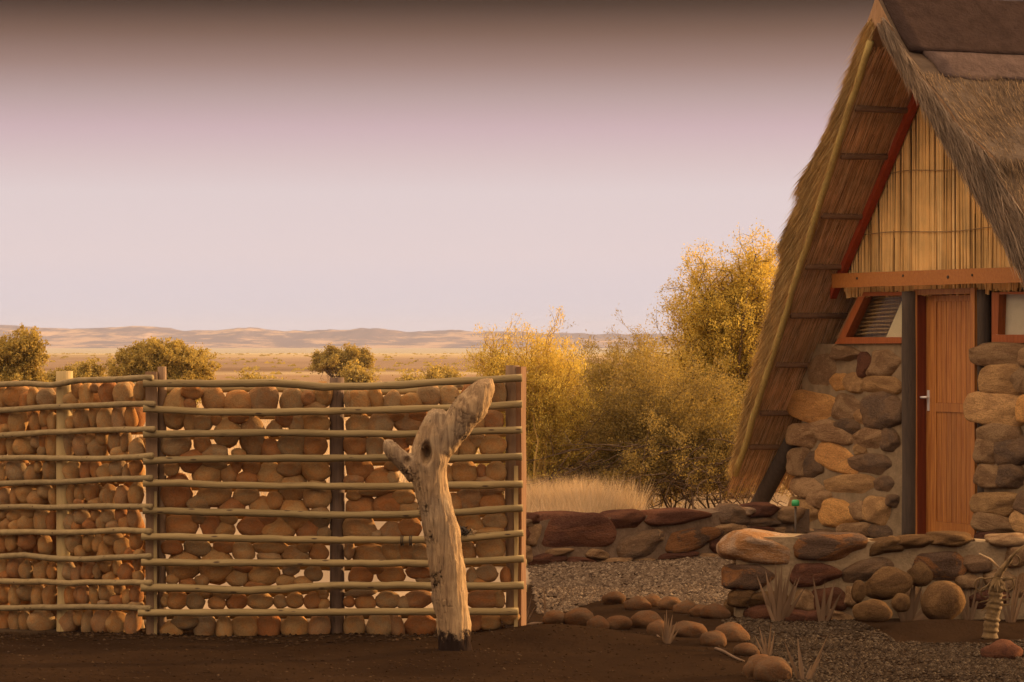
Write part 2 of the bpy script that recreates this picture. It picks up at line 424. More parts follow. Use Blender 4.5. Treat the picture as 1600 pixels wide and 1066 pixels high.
SKX = [-2400, -900, -400, -120, 0, 40, 75, 130, 180, 205, 222, 245, 270, 300, 330, 355, 372, 400, 440, 480, 500, 520, 545, 566, 590, 630, 642, 680, 720, 760, 850, 1000, 1300, 1800, 3600]
SKH = [18, 20, 22, 24, 26, 20.5, 20, 19, 20, 22.5, 23, 22, 17, 15.5, 16, 19, 21, 19, 17, 16.5, 17.5, 18, 16.5, 20, 19.5, 16, 15.5, 17, 15, 15, 13, 11, 13, 10, 14]
def hill_h(x, y):
    """flat-topped range; its skyline heights in metres above eye level, spaced along the range"""
    ridge = float(np.interp(800 + x, SKX, SKH)) + 1.9 + 2.6 * mnoise.noise((x * .019, 1.7, 0)) + 1.7 * mnoise.noise((x * .052, 4.4, 0)) + .8 * mnoise.noise((x * .13, 4.4, 3))
    a = max(0, min(1, (y - 4300) / 700)); a = a ** 1.3
    b = 1 - max(0, min(1, (y - 5150) / 350))
    er = 7.0 * mnoise.noise((x * .011, y * .006, 2)) + 5.0 * mnoise.noise((x * .035, y * .012, 7)) + 1.6 * mnoise.noise((x * .09, y * .02, 7))
    return (ridge + 8.2 + er * min(1, 4 * (1 - a) + .0) * a) * a * b - 8.3
hx = np.concatenate([np.linspace(-3600, -950, 60, endpoint=False), np.linspace(-950, 950, 620, endpoint=False), np.linspace(950, 3600, 60)])
hy = np.linspace(4250, 5480, 56)
hv = [(x, y, hill_h(x, y)) for y in hy for x in hx]
n = len(hx)
hf = [(j * n + i, j * n + i + 1, (j + 1) * n + i + 1, (j + 1) * n + i) for j in range(len(hy) - 1) for i in range(n - 1)]
tag(add('hills', to_mesh('hills', hv, hf), M['hills']), 'low hazy flat-topped hills on the horizon', None, None, 'structure')

# scattered low scrub over the plain, too many to count
vs = []
for k in range(1500):
    y = math.exp(R.uniform(math.log(110), math.log(3200))); x = R.uniform(-.19, .19) * y
    s = R.uniform(.10, .26) * (1 + y / 2500)
    z = float(ground_z(x, y))
    for j in range(7):
        a = R.uniform(0, 6.28); px_, py_, h = x + math.cos(a) * s * R.uniform(.2, 1.3), y + math.sin(a) * s, R.uniform(.35, .8) * s
        w = s * R.uniform(.4, .8)
        vs += [(px_ - w, py_, z), (px_ + w, py_, z), (px_ + w * .3, py_ + .1, z + h)]
o = add('veld_scrub', big_mesh('veld_scrub', np.array(vs), 3), M['leaf'])
tag(o, 'scattered low scrub dotting the far grass plain', None, None, 'stuff')

# ------------------------------------------------------------------ shared stone shapes
def stone_mesh(name, seed, boxy=0.0, rough=.10, sub=3):
    bm = bmesh.new(); bmesh.ops.create_icosphere(bm, subdivisions=sub, radius=1.0)
    rr_ = random.Random(seed * 31 + 5); cuts = []
    for _ in range(9 if boxy else 4):
        n_ = Vector((rr_.gauss(0, 1), rr_.gauss(0, 1), rr_.gauss(0, 1))).normalized()
        cuts.append((n_, rr_.uniform(.86, 1.12) if boxy else rr_.uniform(.84, .98)))
    for v in bm.verts:
        p = v.co.copy()
        if boxy:
            b = p / (abs(p.x) ** 5 + abs(p.y) ** 5 + abs(p.z) ** 5) ** (1 / 5)
            p = p.lerp(b, .9)
        for nrm_, d_ in cuts:
            k_ = p.dot(nrm_) - d_
            if k_ > 0: p = p - nrm_ * k_ * .85
        s = 1 + rough * mnoise.noise(p * 1.1 + Vector((seed * 7.3, 0, 0))) * 1.6 + rough * .5 * mnoise.noise(p * 2.6 + Vector((0, seed * 3.1, 0)))
        v.co = p * s
    me = bpy.data.meshes.new(name); bm.to_mesh(me); bm.free()
    me.polygons.foreach_set('use_smooth', [True] * len(me.polygons))
    return me
ROUND = [stone_mesh('stone', i, 0, .13) for i in range(9)]
BLOCK = [stone_mesh('stone', 40 + i, .6, .085, 4) for i in range(10)]
for me in ROUND + BLOCK: me.materials.append(None)
def stone(name, me, mat, loc, half, rot=(0, 0, 0), parent=None):
    o = bpy.data.objects.new(name, me)
    o.location = loc; o.scale = half; o.rotation_euler = rot
    link(o, parent)
    if parent is not None: o.matrix_parent_inverse = parent.matrix_basis.inverted()
    o.material_slots[0].link = 'OBJECT'; o.material_slots[0].material = mat
    return o

# ------------------------------------------------------------------ stone-filled pole fence
DF = 17.86
def rail(parent, pts, mat, rad, D_of, name='rail', ext=None):
    """pts: (px, py) along the rail"""
    xs_ = [p[0] for p in pts]; ys_ = [p[1] for p in pts]
    n = max(12, int((xs_[-1] - xs_[0]) / 14))
    P_, rr = [], []
    ph = R.uniform(0, 9)
    for i in range(n + 1):
        x = xs_[0] + (xs_[-1] - xs_[0]) * i / n
        y = np.interp(x, xs_, ys_)
        y += 1.1 * mnoise.noise((x * .02 + ph, ph, 0)) + .6 * mnoise.noise((x * .07, ph, 1))
        P_.append(at(x, y, D_of(x)) + Vector((0, .010 * mnoise.noise((x * .015, ph, 5)), 0)))
        rr.append(rad * (1 + .12 * mnoise.noise((x * .03, ph, 3)) + .07 * mnoise.noise((x * .11, ph, 4))))
    mb = MB(); mb.tube(P_, rr, 10)
    me = to_mesh(name, mb.v, mb.f, True)
    return add(name, me, mat, parent)

fence = thing('stone_fence', 'long fence panel of round stones behind pole rails, with the dead trunk before it', 'fence',
              (at(520, 990, DF).x, DF, 0), 'stone-filled pole fence panels')
RAILS = [
 [(224, 599), (330, 600), (430, 597.7), (500, 604), (560, 604), (630, 602), (700, 596.5), (816, 591)],
 [(224, 638.5), (320, 644), (430, 644), (500, 642.5), (640, 640), (690, 638), (816, 632)],
 [(224, 678), (330, 676.7), (430, 676.7), (630, 678), (750, 674.6), (816, 672)],
 [(224, 721), (330, 717), (430, 716), (600, 716), (710, 716), (816, 714)],
 [(224, 755), (285, 754.7), (351, 758.6), (430, 759), (635, 760), (700, 759), (817, 757)],
 [(223, 798), (285, 799), (430, 802.6), (510, 805), (640, 803.5), (712, 800.5), (817, 794)],
 [(221, 838.7), (330, 840), (430, 843), (630, 844), (722, 842), (775, 836.5), (818, 833.5)],
 [(221, 878), (310, 880), (430, 879.5), (520, 880), (665, 880.7), (730, 878), (819, 873)],
 [(220, 918), (330, 920), (380, 923), (430, 921), (520, 915), (630, 915), (740, 916), (819, 915)],
 [(216, 958), (430, 957), (630, 956), (740, 955.7), (810, 955.7)]]
for k, r_ in enumerate(RAILS):
    rail(fence, r_, M['rail'], 5.9 * DF / F * (1.06 if k in (0, 8) else 1), lambda x: DF)
for k, r_ in enumerate(RAILS):                       # the rails of the far face
    rail(fence, [(p[0] + 4, p[1] + (9 if k == 0 else 5) + R.uniform(-2, 2)) for p in r_], M['rail'], 5.6 * DF / F, lambda x: DF + .31, 'back_rail')
def post(parent, x0, x1, ytop, D, mat, depth, square=False, lean=0, turn=0):
    a = at(x0, ytop, D); b = at(x1, ytop, D); w = (b.x - a.x); cx = (a.x + b.x) / 2
    mb = MB()
    if square:
        n = 14
        pts = [(cx - w / 2, D - depth / 2), (cx + w / 2, D - depth / 2), (cx + w / 2, D + depth / 2), (cx - w / 2, D + depth / 2)]
        ct, st_ = math.cos(turn), math.sin(turn)
        pts = [(cx + (x - cx) * ct - (y - D) * st_, D + (x - cx) * st_ + (y - D) * ct) for x, y in pts]
        for i in range(n + 1):
            z = -.15 + (a.z + .15) * i / n
            for j, (x, y) in enumerate(pts):
                mb.v.append(Vector((x + .005 * mnoise.noise((x * 9, z * 3, j)) + lean * z, y, z)))
        for i in range(n):
            for j in range(4):
                q_ = i * 4; mb.f.append((q_ + j, q_ + (j + 1) % 4, q_ + 4 + (j + 1) % 4, q_ + 4 + j))
        mb.f += [(3, 2, 1, 0), tuple(n * 4 + j for j in range(4))]
        return mb.build('post', mat, parent)
    n = 16; P_ = []; rr = []
    for i in range(n + 1):
        z = -.15 + (a.z + .15) * i / n
        P_.append((cx + .006 * mnoise.noise((z * 2, cx * 5, 0)) + lean * z, D, z)); rr.append(w / 2 * (1 + .08 * mnoise.noise((z * 4, cx, 3))))
    mb.tube(P_, rr, 12)
    return mb.build('post', mat, parent, True)
post(fence, 228.5, 246.5, 581, DF + .085, M['post_brown'], .06, True)
post(fence, 246, 259.5, 573, DF + .11, M['post_brown'], .05)
post(fence, 515, 538, 590, DF + .115, M['post_dark'], .08)
post(fence, 790, 811, 571, DF + .11, M['post_brown'], .08)
post(fence, 805, 819.5, 573, DF + .10, M['post_red'], .055, True, 0, -.5)
post(fence, 240.5, 245, 768, DF + .048, M['post_pale'], .012, True)
post(fence, 803, 809.5, 728, DF + .048, M['post_pale'], .012, True)
for (x, y) in ((630, 846), (643.5, 846)):            # dark wire wound round a rail
    c_ = at(x, y - 1, DF); mb = MB()
    for t0 in range(2):
        mb.tube([c_ + Vector((-.010 + .010 * t0 + .003 * math.sin(t), .028 * math.sin(t), .028 * math.cos(t))) for t in np.linspace(0, 6.28, 13)], .003, 5)
    mb.build('wire_tie', M['wire'], fence, True)
mb = MB(); c_ = at(722, 830, DF - .01)
for t0 in range(16):
    a_ = [c_ + Vector((R.gauss(0, .022), R.gauss(0, .012), R.gauss(0, .016))) for _ in range(4)]
    mb.tube(a_, .005, 5)
mb.build('wire_knot', M['wire'], fence, True)
mb = MB(); c_ = at(735, 832, DF - .01)
for t0 in range(9):
    a_ = [c_ + Vector((R.gauss(0, .02), R.gauss(0, .01), R.gauss(0, .014))) for _ in range(4)]
    mb.tube(a_, .003, 4)
mb.build('twine', M['dry_grass'], fence, True)

RIGHT = [(275,640,34,60),(299,612,34,22),(297,632,18,22),(333,623,36,38),(372,630,44,36),(413,625,44,46),(297,658,18,36),(317,660,30,26),(337,655,16,18),(354,676,37,42),(372,652,28,20),(396,682,41,58),(429,670,22,24),
(275,694,44,38),(316,692,26,28),(302,722,42,32),(336,708,36,24),(373,709,22,16),(423,702,30,30),(268,732,22,22),(276,770,46,56),(325,742,44,38),(333,773,48,36),(336,725,34,16),(358,741,25,27),(370,728,16,22),(393,730,28,24),(386,748,32,22),(421,742,43,38),
(312,788,36,26),(385,774,40,28),(362,793,40,28),(409,791,36,28),(428,783,24,28),(452,732,38,24),(457,761,41,42),(492,732,43,38),(495,771,41,45),(455,696,40,40),(492,697,36,36),(445,655,28,24),(463,663,24,26),(494,660,40,42),(456,628,34,42),(481,622,22,22),(504,616,27,36),(491,638,32,24),
(461,803,47,45),(500,808,30,36),(436,829,46,36),(397,822,47,33),(480,830,31,36),(504,834,22,24),(283,820,53,38),(330,822,30,34),(311,808,22,20),(351,828,31,24),(357,812,26,16),(417,812,28,20),
(269,855,32,22),(309,854,40,28),(352,853,34,22),(380,861,33,31),(423,855,52,22),(288,884,52,43),(337,884,46,52),(420,870,36,16),(380,888,26,14),(370,903,31,25),(412,897,48,36),(269,905,20,16),(293,911,24,14),(316,907,22,18),(398,913,32,14),
(460,867,43,26),(477,855,24,16),(498,863,28,26),(455,890,26,18),(447,907,28,20),(473,910,28,18),(490,896,27,23),(438,940,21,20),(461,938,25,24),(489,939,25,26),(505,928,17,16),(506,944,18,18),
(277,938,31,28),(306,939,27,28),(347,929,30,16),(339,942,27,20),(370,940,31,26),(406,938,37,27),(323,928,22,14),(258,938,12,20),(288,972,38,24),(268,985,32,26),(320,980,34,42),(350,981,24,42),(384,979,42,38),(420,979,34,42),(461,979,40,38),(499,980,34,38),
(560,627,38,36),(587,622,22,36),(614,627,30,30),(643,628,33,26),(670,617,38,34),(703,622,34,36),(735,620,30,40),(779,612,23,40),(561,664,36,38),(594,664,40,34),(617,650,28,16),(637,661,41,28),(656,650,30,20),(769,658,32,30),(748,662,16,24),(728,660,26,26),
(556,695,36,34),(586,698,28,36),(625,696,26,34),(648,687,26,18),(729,699,31,32),(745,687,25,24),(769,697,37,32),(709,703,14,24),(690,700,30,30),(562,730,39,36),(554,752,30,24),(596,750,48,34),(617,727,32,18),(724,738,43,38),(700,745,14,24),(753,737,16,22),(775,738,29,33),(762,751,36,16),(613,748,18,22),
(553,773,24,18),(590,768,62,14),(564,793,43,36),(607,790,43,38),(626,777,24,22),(634,776,28,22),(640,796,32,24),(734,780,39,36),(707,788,26,32),(769,785,37,34),(768,767,32,14),(562,825,50,38),(584,836,22,16),(612,832,36,30),(641,824,32,32),(733,817,41,32),(772,815,36,24),(764,831,42,16),(705,808,18,16),
(580,867,55,30),(614,862,34,32),(633,864,38,32),(657,866,36,30),(766,858,43,34),(730,860,26,32),(546,860,16,26),(564,900,38,30),(585,890,34,14),(612,897,40,32),(657,893,39,24),(664,906,26,14),(761,896,31,26),(737,900,18,24),(748,908,22,10),
(571,941,31,22),(563,926,46,14),(606,938,38,26),(546,940,16,18),(653,937,45,26),(630,942,20,18),(757,935,56,30),(554,978,30,40),(593,978,38,38),(620,979,22,38),(656,978,45,36),(762,972,38,24),(798,966,30,18),(779,936,18,26),
(690,660,30,30),(690,740,34,30),(680,780,30,28),(690,822,28,28),(690,866,30,28),(700,900,30,26),(705,938,36,28),(712,977,32,36),(740,972,26,30),(790,900,16,26),(545,627,14,26)]
def fill(parent, lst, D_of, dep, big=1.15):
    for (x, y, w, h) in lst:
        D = D_of(x) + dep
        s = D / F
        me = ROUND[R.randrange(len(ROUND))]
        hy_ = .5 * s * min(max(.8 * (w + h) / 2, 20), 46)
        tilt = R.uniform(-.22, .22) if abs(w - h) > 6 else R.uniform(-1.5, 1.5) * 0
        stone('stone', me, M['fence_stone'], at(x, y, D_of(x) + .032 + hy_ + R.uniform(0, .02)), (w * .5 * s * big, hy_, h * .5 * s * big), (R.uniform(-.1, .1), tilt * .5, R.uniform(-.25, .25)), parent)
fill(fence, RIGHT, lambda x: DF, .15)

fence2 = thing('stone_fence', 'shorter fence panel of narrow stones and thin rails, angling back, with a pale post', 'fence',
               (at(120, 985, 18.2).x, 18.2, 0), 'stone-filled pole fence panels')
A_ = at(236, 990, 17.84); bang = math.radians(36)
def DL(x, back=0.0):                                 # distance of the angled panel along the view ray at px
    t = (x - 800) / F                                # X = t*D ; (X - Ax) sin b + (D - Ay) cos b = 0  with the plane turned back
    return (A_.x * math.sin(bang) + A_.y * math.cos(bang) + back) / (t * math.sin(bang) + math.cos(bang))
LRAILS = [
 [(-60, 603), (0, 601), (42, 599.5), (84, 601.7), (121, 594.6), (170, 594), (227, 590), (238, 590)],
 [(-60, 643), (0, 641), (42, 639), (84, 636), (142, 634), (184, 632), (241, 631)],
 [(-60, 682), (0, 680.5), (70, 676), (142, 672.7), (241, 670.6)],
 [(-60, 717), (0, 715.6), (56, 715.6), (98, 715.6), (130, 717.5), (170, 717), (238, 712)],
 [(-60, 756), (0, 755.7), (70, 753.6), (130, 752), (184, 748.7), (237, 747)],
 [(-60, 794), (0, 793), (42, 792), (84, 793), (130, 792), (237, 791.6)],
 [(-60, 832), (0, 831.7), (70, 832), (130, 832), (184, 829), (235, 830)],
 [(-60, 870), (0, 869.7), (42, 868), (84, 872.5), (130, 874.6), (170, 872), (235, 869)],
 [(-60, 907), (0, 908.4), (70, 909), (112, 912), (130, 910.5), (184, 910), (236, 910)],
 [(-60, 950), (0, 950), (28, 950.6), (84, 949), (130, 948.5), (170, 949), (234, 950.6)]]
for r_ in LRAILS: rail(fence2, r_, M['rail_thin'], 4.9 * DF / F, lambda x: DL(x))
for k, r_ in enumerate(LRAILS):
    rail(fence2, [(p[0], p[1] + (11 if k == 0 else 4)) for p in r_], M['rail_thin'], 4.6 * DF / F, lambda x: DL(x, .38), 'back_rail')
post(fence2, 88, 113.5, 580, DL(100, .065), M['post_pale'], .09)
post(fence2, -52, -30, 580, DL(-40, .065), M['post_pale'], .09)
LEFT = [(5,622,22,36),(26,619,36,36),(40,627,18,26),(52,622,18,30),(74,622,28,30),(113,624,24,20),(121,608,18,26),(135,617,20,36),(149,606,15,15),(170,614,28,32),(193,615,27,36),(219,610,18,30),(12,652,23,30),(28,660,27,36),(56,660,18,36),(71,652,16,30),(82,660,14,28),(9,671,18,18),(72,668,12,18),
(128,656,23,38),(111,663,16,20),(149,650,18,32),(167,657,27,40),(187,654,22,40),(205,652,18,32),(20,696,18,36),(41,696,36,32),(57,689,18,22),(69,690,14,28),(81,695,18,38),(66,705,14,18),(4,697,16,32),(108,692,18,40),(128,697,27,32),(142,687,16,20),(160,684,20,20),(153,701,27,28),(182,688,23,32),(197,690,16,28),(189,708,27,22),(214,702,23,30),
(26,736,33,32),(52,741,25,26),(60,728,12,20),(78,734,21,31),(4,742,18,28),(114,737,27,28),(135,735,18,30),(150,733,16,28),(165,738,23,24),(184,731,24,24),(213,732,19,26),(198,738,14,22),(8,779,23,26),(24,775,16,32),(42,770,31,28),(71,767,22,22),(60,779,31,24),(83,777,14,26),(112,775,14,30),(126,768,19,28),(143,769,21,28),(169,775,23,32),(192,778,23,34),(213,772,21,36),(125,785,16,16),(150,785,22,12),
(6,803,23,18),(24,806,23,20),(45,802,25,16),(13,821,21,20),(28,822,25,22),(44,817,29,26),(66,812,25,36),(81,816,16,28),(110,817,19,24),(128,806,23,24),(123,821,21,20),(151,804,16,22),(142,820,23,18),(160,817,17,22),(170,806,23,24),(190,804,19,24),(179,822,22,16),(196,817,19,22),(209,809,21,30),
(19,848,19,24),(42,845,27,26),(71,851,21,28),(4,850,18,28),(116,848,25,28),(139,845,17,30),(153,850,16,26),(178,842,27,22),(164,868,23,48),(191,855,23,26),(213,844,19,28),(203,865,16,16),(217,866,16,16),(127,863,20,20),(4,887,16,28),(26,886,29,32),(41,891,19,28),(65,893,23,30),(82,893,14,26),(9,899,18,14),(108,892,20,26),(120,898,17,24),(138,891,21,30),(184,885,14,26),(197,895,23,26),(216,882,14,22),(216,900,16,16),(173,902,22,14),(153,893,14,22),
(7,926,19,30),(24,929,19,36),(42,924,27,26),(60,933,21,32),(78,931,21,32),(112,930,21,30),(126,928,19,28),(130,930,20,28),(148,929,16,32),(167,925,23,26),(187,920,16,16),(183,939,21,18),(200,934,17,24),(213,928,19,28),(163,943,18,12),(213,944,22,10),(6,969,20,34),(24,971,19,36),(40,969,18,34),(66,971,38,36),(107,972,27,36),(124,966,16,24),(137,973,18,36),(160,973,31,36),(182,974,29,32),(208,974,23,38)]
fill(fence2, LEFT, lambda x: DL(x), .12, 1.2)
for r0 in range(10):
    for c0 in range(13):
        if R.random() < .03: continue
        x = -46 + c0 * 22.5 + R.uniform(-5, 5) + (r0 % 2) * 11; y = 622 + r0 * 39 + R.uniform(-6, 6)
        if x > 226: continue
        D = DL(x, .24); s = D / F; w, h = R.uniform(27, 36), R.uniform(34, 46)
        stone('stone', ROUND[R.randrange(9)], M['fence_stone'], at(x, y, D), (w * .55 * s, .5 * s * 26, h * .55 * s), (0, R.uniform(-.3, .3), 0), fence2)

# ------------------------------------------------------------------ dead trunk standing before the fence
DT = 17.0
trunk_thing = thing('dead_tree_trunk', 'grey weathered dead tree trunk standing upright before the stone fence, its foot burnt black', 'tree trunk', tuple(at(709, 1018, DT).xy) + (0,))
def loft(sections, D0, seg=18, squash=.92):
    """sections: (left px, left py, right px, right py, depth offset)"""
    mb = MB(); n0 = 0
    for k, (lx, ly, rx, ry, dy) in enumerate(sections):
        a = at(lx, ly, D0 + dy); b = at(rx, ry, D0 + dy); c_ = (a + b) / 2; h = (b - a) / 2
        for j in range(seg):
            t = 2 * math.pi * j / seg
            mb.v.append(c_ + h * math.cos(t) + Vector((0, -1, 0)) * h.length * squash * math.sin(t))
    for k in range(len(sections) - 1):
        for j in range(seg):
            q_ = k * seg; mb.f.append((q_ + j, q_ + (j + 1) % seg, q_ + seg + (j + 1) % seg, q_ + seg + j))
    mb.f.append(tuple(range(seg - 1, -1, -1))); mb.f.append(tuple((len(sections) - 1) * seg + j for j in range(seg)))
    return mb
parts = [loft([(685, 1045, 739, 1045, 0), (685, 1018, 738, 1012, 0), (684, 990, 737, 990, 0), (680, 960, 732, 958, 0), (676, 930, 730, 928, 0), (671, 895, 728, 893, 0), (667, 860, 722, 858, 0), (661, 830, 716, 826, 0),
               (655, 800, 709, 797, 0), (648, 770, 701, 768, 0), (642, 745, 699, 745, 0), (640, 722, 700, 722, 0), (644, 702, 703, 704, 0), (650, 684, 706, 690, .0), (655, 668, 706, 676, 0), (662, 654, 705, 660, 0), (669, 644, 702, 648, 0), (676, 639, 692, 641, 0)], DT),
         loft([(650, 742, 699, 735, .01), (655, 712, 701, 716, 0), (668, 688, 712, 704, -.005), (684, 668, 724, 688, -.01), (697, 648, 741, 668, -.015), (705, 630, 757, 652, -.02), (716, 617, 767, 632, -.02), (728, 607, 772, 614, -.02), (738, 599, 773, 602, -.02), (747, 593, 769, 592, -.02)], DT),
         loft([(640, 754, 664, 712, .0), (632, 742, 656, 712, -.01), (620, 730, 640, 710, -.02), (607, 718, 627, 700, -.03), (599, 704, 620, 692, -.035), (598, 694, 614, 688, -.035), (601, 688, 608, 686, -.035)], DT)]
mb = MB()
for p in parts:
    n0 = len(mb.v); mb.v += p.v; mb.f += [tuple(i + n0 for i in f) for f in p.f]
tmp = bpy.data.objects.new('tmp_trunk', to_mesh('tmp_trunk', mb.v, mb.f)); COL.objects.link(tmp)
md = tmp.modifiers.new('r', 'REMESH'); md.mode = 'VOXEL'; md.voxel_size = .0068
sm = tmp.modifiers.new('s', 'SMOOTH'); sm.iterations = 1; sm.factor = .5
bpy.context.view_layer.update()
ev = tmp.evaluated_get(bpy.context.evaluated_depsgraph_get())
me = bpy.data.meshes.new_from_object(ev)
bpy.data.objects.remove(tmp)
knot = at(666, 709, DT - .1); knot2 = at(634, 722, DT - .06)
origin = at(709, 1018, DT); origin.z = 0
for v in me.vertices:
    p = v.co; nrm = v.normal
    fib = mnoise.noise(Vector((p.x * 55, p.y * 55, p.z * 5))) * .0048 + mnoise.noise(Vector((p.x * 110, p.y * 110, p.z * 9))) * .0032
    lump = mnoise.noise(p * 9) * .012 + mnoise.noise(p * 24) * .005
    top = max(0.0, (p.z - at(0, 652, DT).z) / .15); lump -= .004 * top * abs(mnoise.noise(Vector((p.x * 30, p.y * 30, p.z * 6))))
    d = nrm * (fib + lump)
    k1 = math.exp(-(((p.x - knot.x) / .020) ** 2 + ((p.z - knot.z) / .044) ** 2)) if p.y < DT else 0
    k2 = math.exp(-(((p.x - knot2.x) / .016) ** 2 + ((p.z - knot2.z) / .018) ** 2)) if p.y < DT else 0
    rim = math.exp(-((math.hypot((p.x - knot.x) / .034, (p.z - knot.z) / .066) - 1) / .3) ** 2) * .007 if p.y < DT else 0
    v.co = p + d + Vector((0, .12 * k1 + .045 * k2 - rim, 0)) - origin
me.polygons.foreach_set('use_smooth', [True] * len(me.polygons)); me.update()
me.name = 'trunk'; me.materials.clear()
o = add('trunk', me, M['dead_wood'], trunk_thing, world=False)

# ------------------------------------------------------------------ thatched hut
HD, HX0, HA, ZR, HM, V0, VK = 25.99, 1480.9, 1.134, 4.183, 1.197, -.171, -.121
HT = Vector((math.cos(HA), -math.sin(HA), 0)); HR = Vector((math.sin(HA), math.cos(HA), 0))
HO = Vector(((HX0 - 800) / F * HD, HD, 0))
def hp(u, v, z): return HO + HT * u + HR * v + Vector((0, 0, z))
def huz(px, py, v=0.0):
    """place on the gable plane (set back by v) seen at that pixel"""
    d = ray(px, py); c0 = Vector((0, 0, EYE)); o_ = HO + HR * v
    t = (o_ - c0).dot(HR) / d.dot(HR)
    p = c0 + d * t - o_
    return p.dot(HT), p.z
HB = 5.2
hut = thing('thatched_hut', 'A-frame hut with steep thatched roof, reed gable, stone walls and varnished wooden door', 'hut', tuple(HO))
Z_EAVE = .56
SL = math.atan(HM); NS, NC = math.sin(SL), math.cos(SL)
def thick(s): return float(np.interp(s, [0, .1, .12, .135, .27, .385, .40, .50, .525, .54, .63, .75, .9, 1], [.12, .15, .165, .15, .23, .38, .315, .365, .375, .30, .25, .205, .12, .06]))
UE = (ZR - Z_EAVE) / HM
def vfront(z): return V0 + VK * z
def roof_in(s, v, side): u = UE * s; return (side * u, v, ZR - HM * u)
def roof_out(s, side):
    u = UE * s; z = ZR - HM * u; T = thick(s)
    uo = u + T * NS; zo = z + T * NC
    k = min(1, s / .06)
    return uo * k, zo * k + (ZR + .235) * (1 - k)
def roof_slope(side, name):
    ns, nv = 100, 50
    part = None
    mb = MB(); cols = []
    S_ = [i / ns for i in range(ns + 1)]
    def vv_(s, j):
        f = vfront(ZR - HM * UE * s); return f + (HB + .25 - f) * (j / nv) ** 1.3
    inn, out = {}, {}
    for i, s in enumerate(S_):
        for j in range(nv + 1):
            v = vv_(s, j)
            u, _, z = roof_in(s, v, side); inn[i, j] = len(mb.v); mb.v.append(hp(u, v, z))
            uo, zo = roof_out(s, side)
            bmp = .035 * mnoise.noise((v * 2.1, s * 7, side)) + .018 * mnoise.noise((v * 9, s * 12, side + 3))
            if i == 0: bmp = 0
            out[i, j] = len(mb.v); mb.v.append(hp(side * (uo + bmp * NS), v, zo + bmp * NC))
    fo, fi = [], []
    def quad(a, b, c, d): return (a, b, c, d) if side > 0 else (d, c, b, a)
    for i in range(ns):
        for j in range(nv):
            fo.append(quad(out[i, j], out[i + 1, j], out[i + 1, j + 1], out[i, j + 1]))
            fi.append(quad(inn[i, j + 1], inn[i + 1, j + 1], inn[i + 1, j], inn[i, j]))
        fi.append(quad(inn[i, 0], inn[i + 1, 0], out[i + 1, 0], out[i, 0]))
        fi.append(quad(out[i, nv], out[i + 1, nv], inn[i + 1, nv], inn[i, nv]))
    for j in range(nv): fi.append(quad(inn[ns, j], inn[ns, j + 1], out[ns, j + 1], out[ns, j]))
    me = to_mesh(name, mb.v, fo + fi, True)
    me.materials.append(M['thatch_grey']); me.materials.append(M['thatch_core'])
    mi = np.zeros(len(me.polygons), np.int32); mi[len(fo):] = 1
    me.polygons.foreach_set('material_index', mi)
    sharp = np.zeros(len(me.polygons), bool); sharp[:len(fo)] = True
    me.polygons.foreach_set('use_smooth', sharp)
    o = bpy.data.objects.new(name, me); link(o, hut); o.matrix_parent_inverse = hut.matrix_basis.inverted()
    return o
slopeL = roof_slope(-1, 'thatch_slope'); slopeR = roof_slope(1, 'thatch_slope')

def blades(n, fn, mat, name, parent):
    """n thin straws; fn(i) gives (base, direction*length, width vector)"""
    V = np.empty((n, 3, 3), np.float32)
    for i in range(n):
        b, d, w = fn(i)
        V[i, 0] = b - w; V[i, 1] = b + w; V[i, 2] = b + d
    o = add(name, big_mesh(name, V.reshape(-1, 3), 3), mat, parent)
    o['kind'] = 'stuff'
    return o
def rv(s): return Vector((R.gauss(0, s), R.gauss(0, s), R.gauss(0, s)))
dnR = (HT * NC + Vector((0, 0, -NS))); dnL = (-HT * NC + Vector((0, 0, -NS)))        # down each slope
nmR = (HT * NS + Vector((0, 0, NC))); nmL = (-HT * NS + Vector((0, 0, NC)))
def f_top(i):
    s = R.uniform(.14, 1.0); z = ZR - HM * UE * s; v = vfront(z) + R.uniform(0, 2.6) ** 1.0
    uo, zo = roof_out(s, 1); c_ = mnoise.noise((v * 1.3, s * 5, 2)) * .5
    b = hp(uo, v, zo) + nmR * R.uniform(-.012, .022)
    d = (dnR + HR * (c_ + R.gauss(0, .22)) + nmR * R.gauss(.03, .07)).normalized() * R.uniform(.05, .20)
    return b, d, HR * R.uniform(.0018, .0042)
blades(42000, f_top, M['thatch_top'], 'thatch_straw', slopeR)
def f_verge(side):
    dn, nm = (dnL, nmL) if side < 0 else (dnR, nmR)
    def g(i):
        s = R.random() ** .9; z = ZR - HM * UE * s; T = thick(s); k = R.random()
        b = hp(side * UE * s, vfront(z), z) + nm * (T * k) - HR * R.uniform(0, .025) + HR * .01
        d = (dn + nm * (.10 * (1 if k > .6 else 0) + R.gauss(0, .09)) - HR * R.gauss(.05, .10)).normalized() * R.uniform(.08, .30)
        return b, d, (HT * R.uniform(-1, 1) + HR * R.uniform(-1, 1)).normalized() * R.uniform(.0025, .005)
    return g
blades(16000, f_verge(-1), M['thatch_gold'], 'verge_straw', slopeL)
blades(11000, f_verge(1), M['thatch_pale'], 'verge_straw', slopeR)
def f_rag(i):                                        # shaggy ends of the courses along the outer skyline edge
    course = R.choice([.13, .22, .31, .395, .395, .395, .46, .53, .53, .53, .62, .70, .78, .88])
    s = course - abs(R.gauss(0, .045)); s = max(.02, s); z = ZR - HM * UE * s
    uo, zo = roof_out(s, -1)
    b = hp(-uo, vfront(z) + abs(R.gauss(0, .25)), zo) + nmL * R.uniform(-.02, .012)
    d = (dnL + nmL * R.gauss(.16, .10) + HR * R.gauss(0, .14)).normalized() * R.uniform(.08, .32)
    return b, d, HR * R.uniform(.003, .0065)
blades(12000, f_rag, M['thatch_gold'], 'course_straw', slopeL)
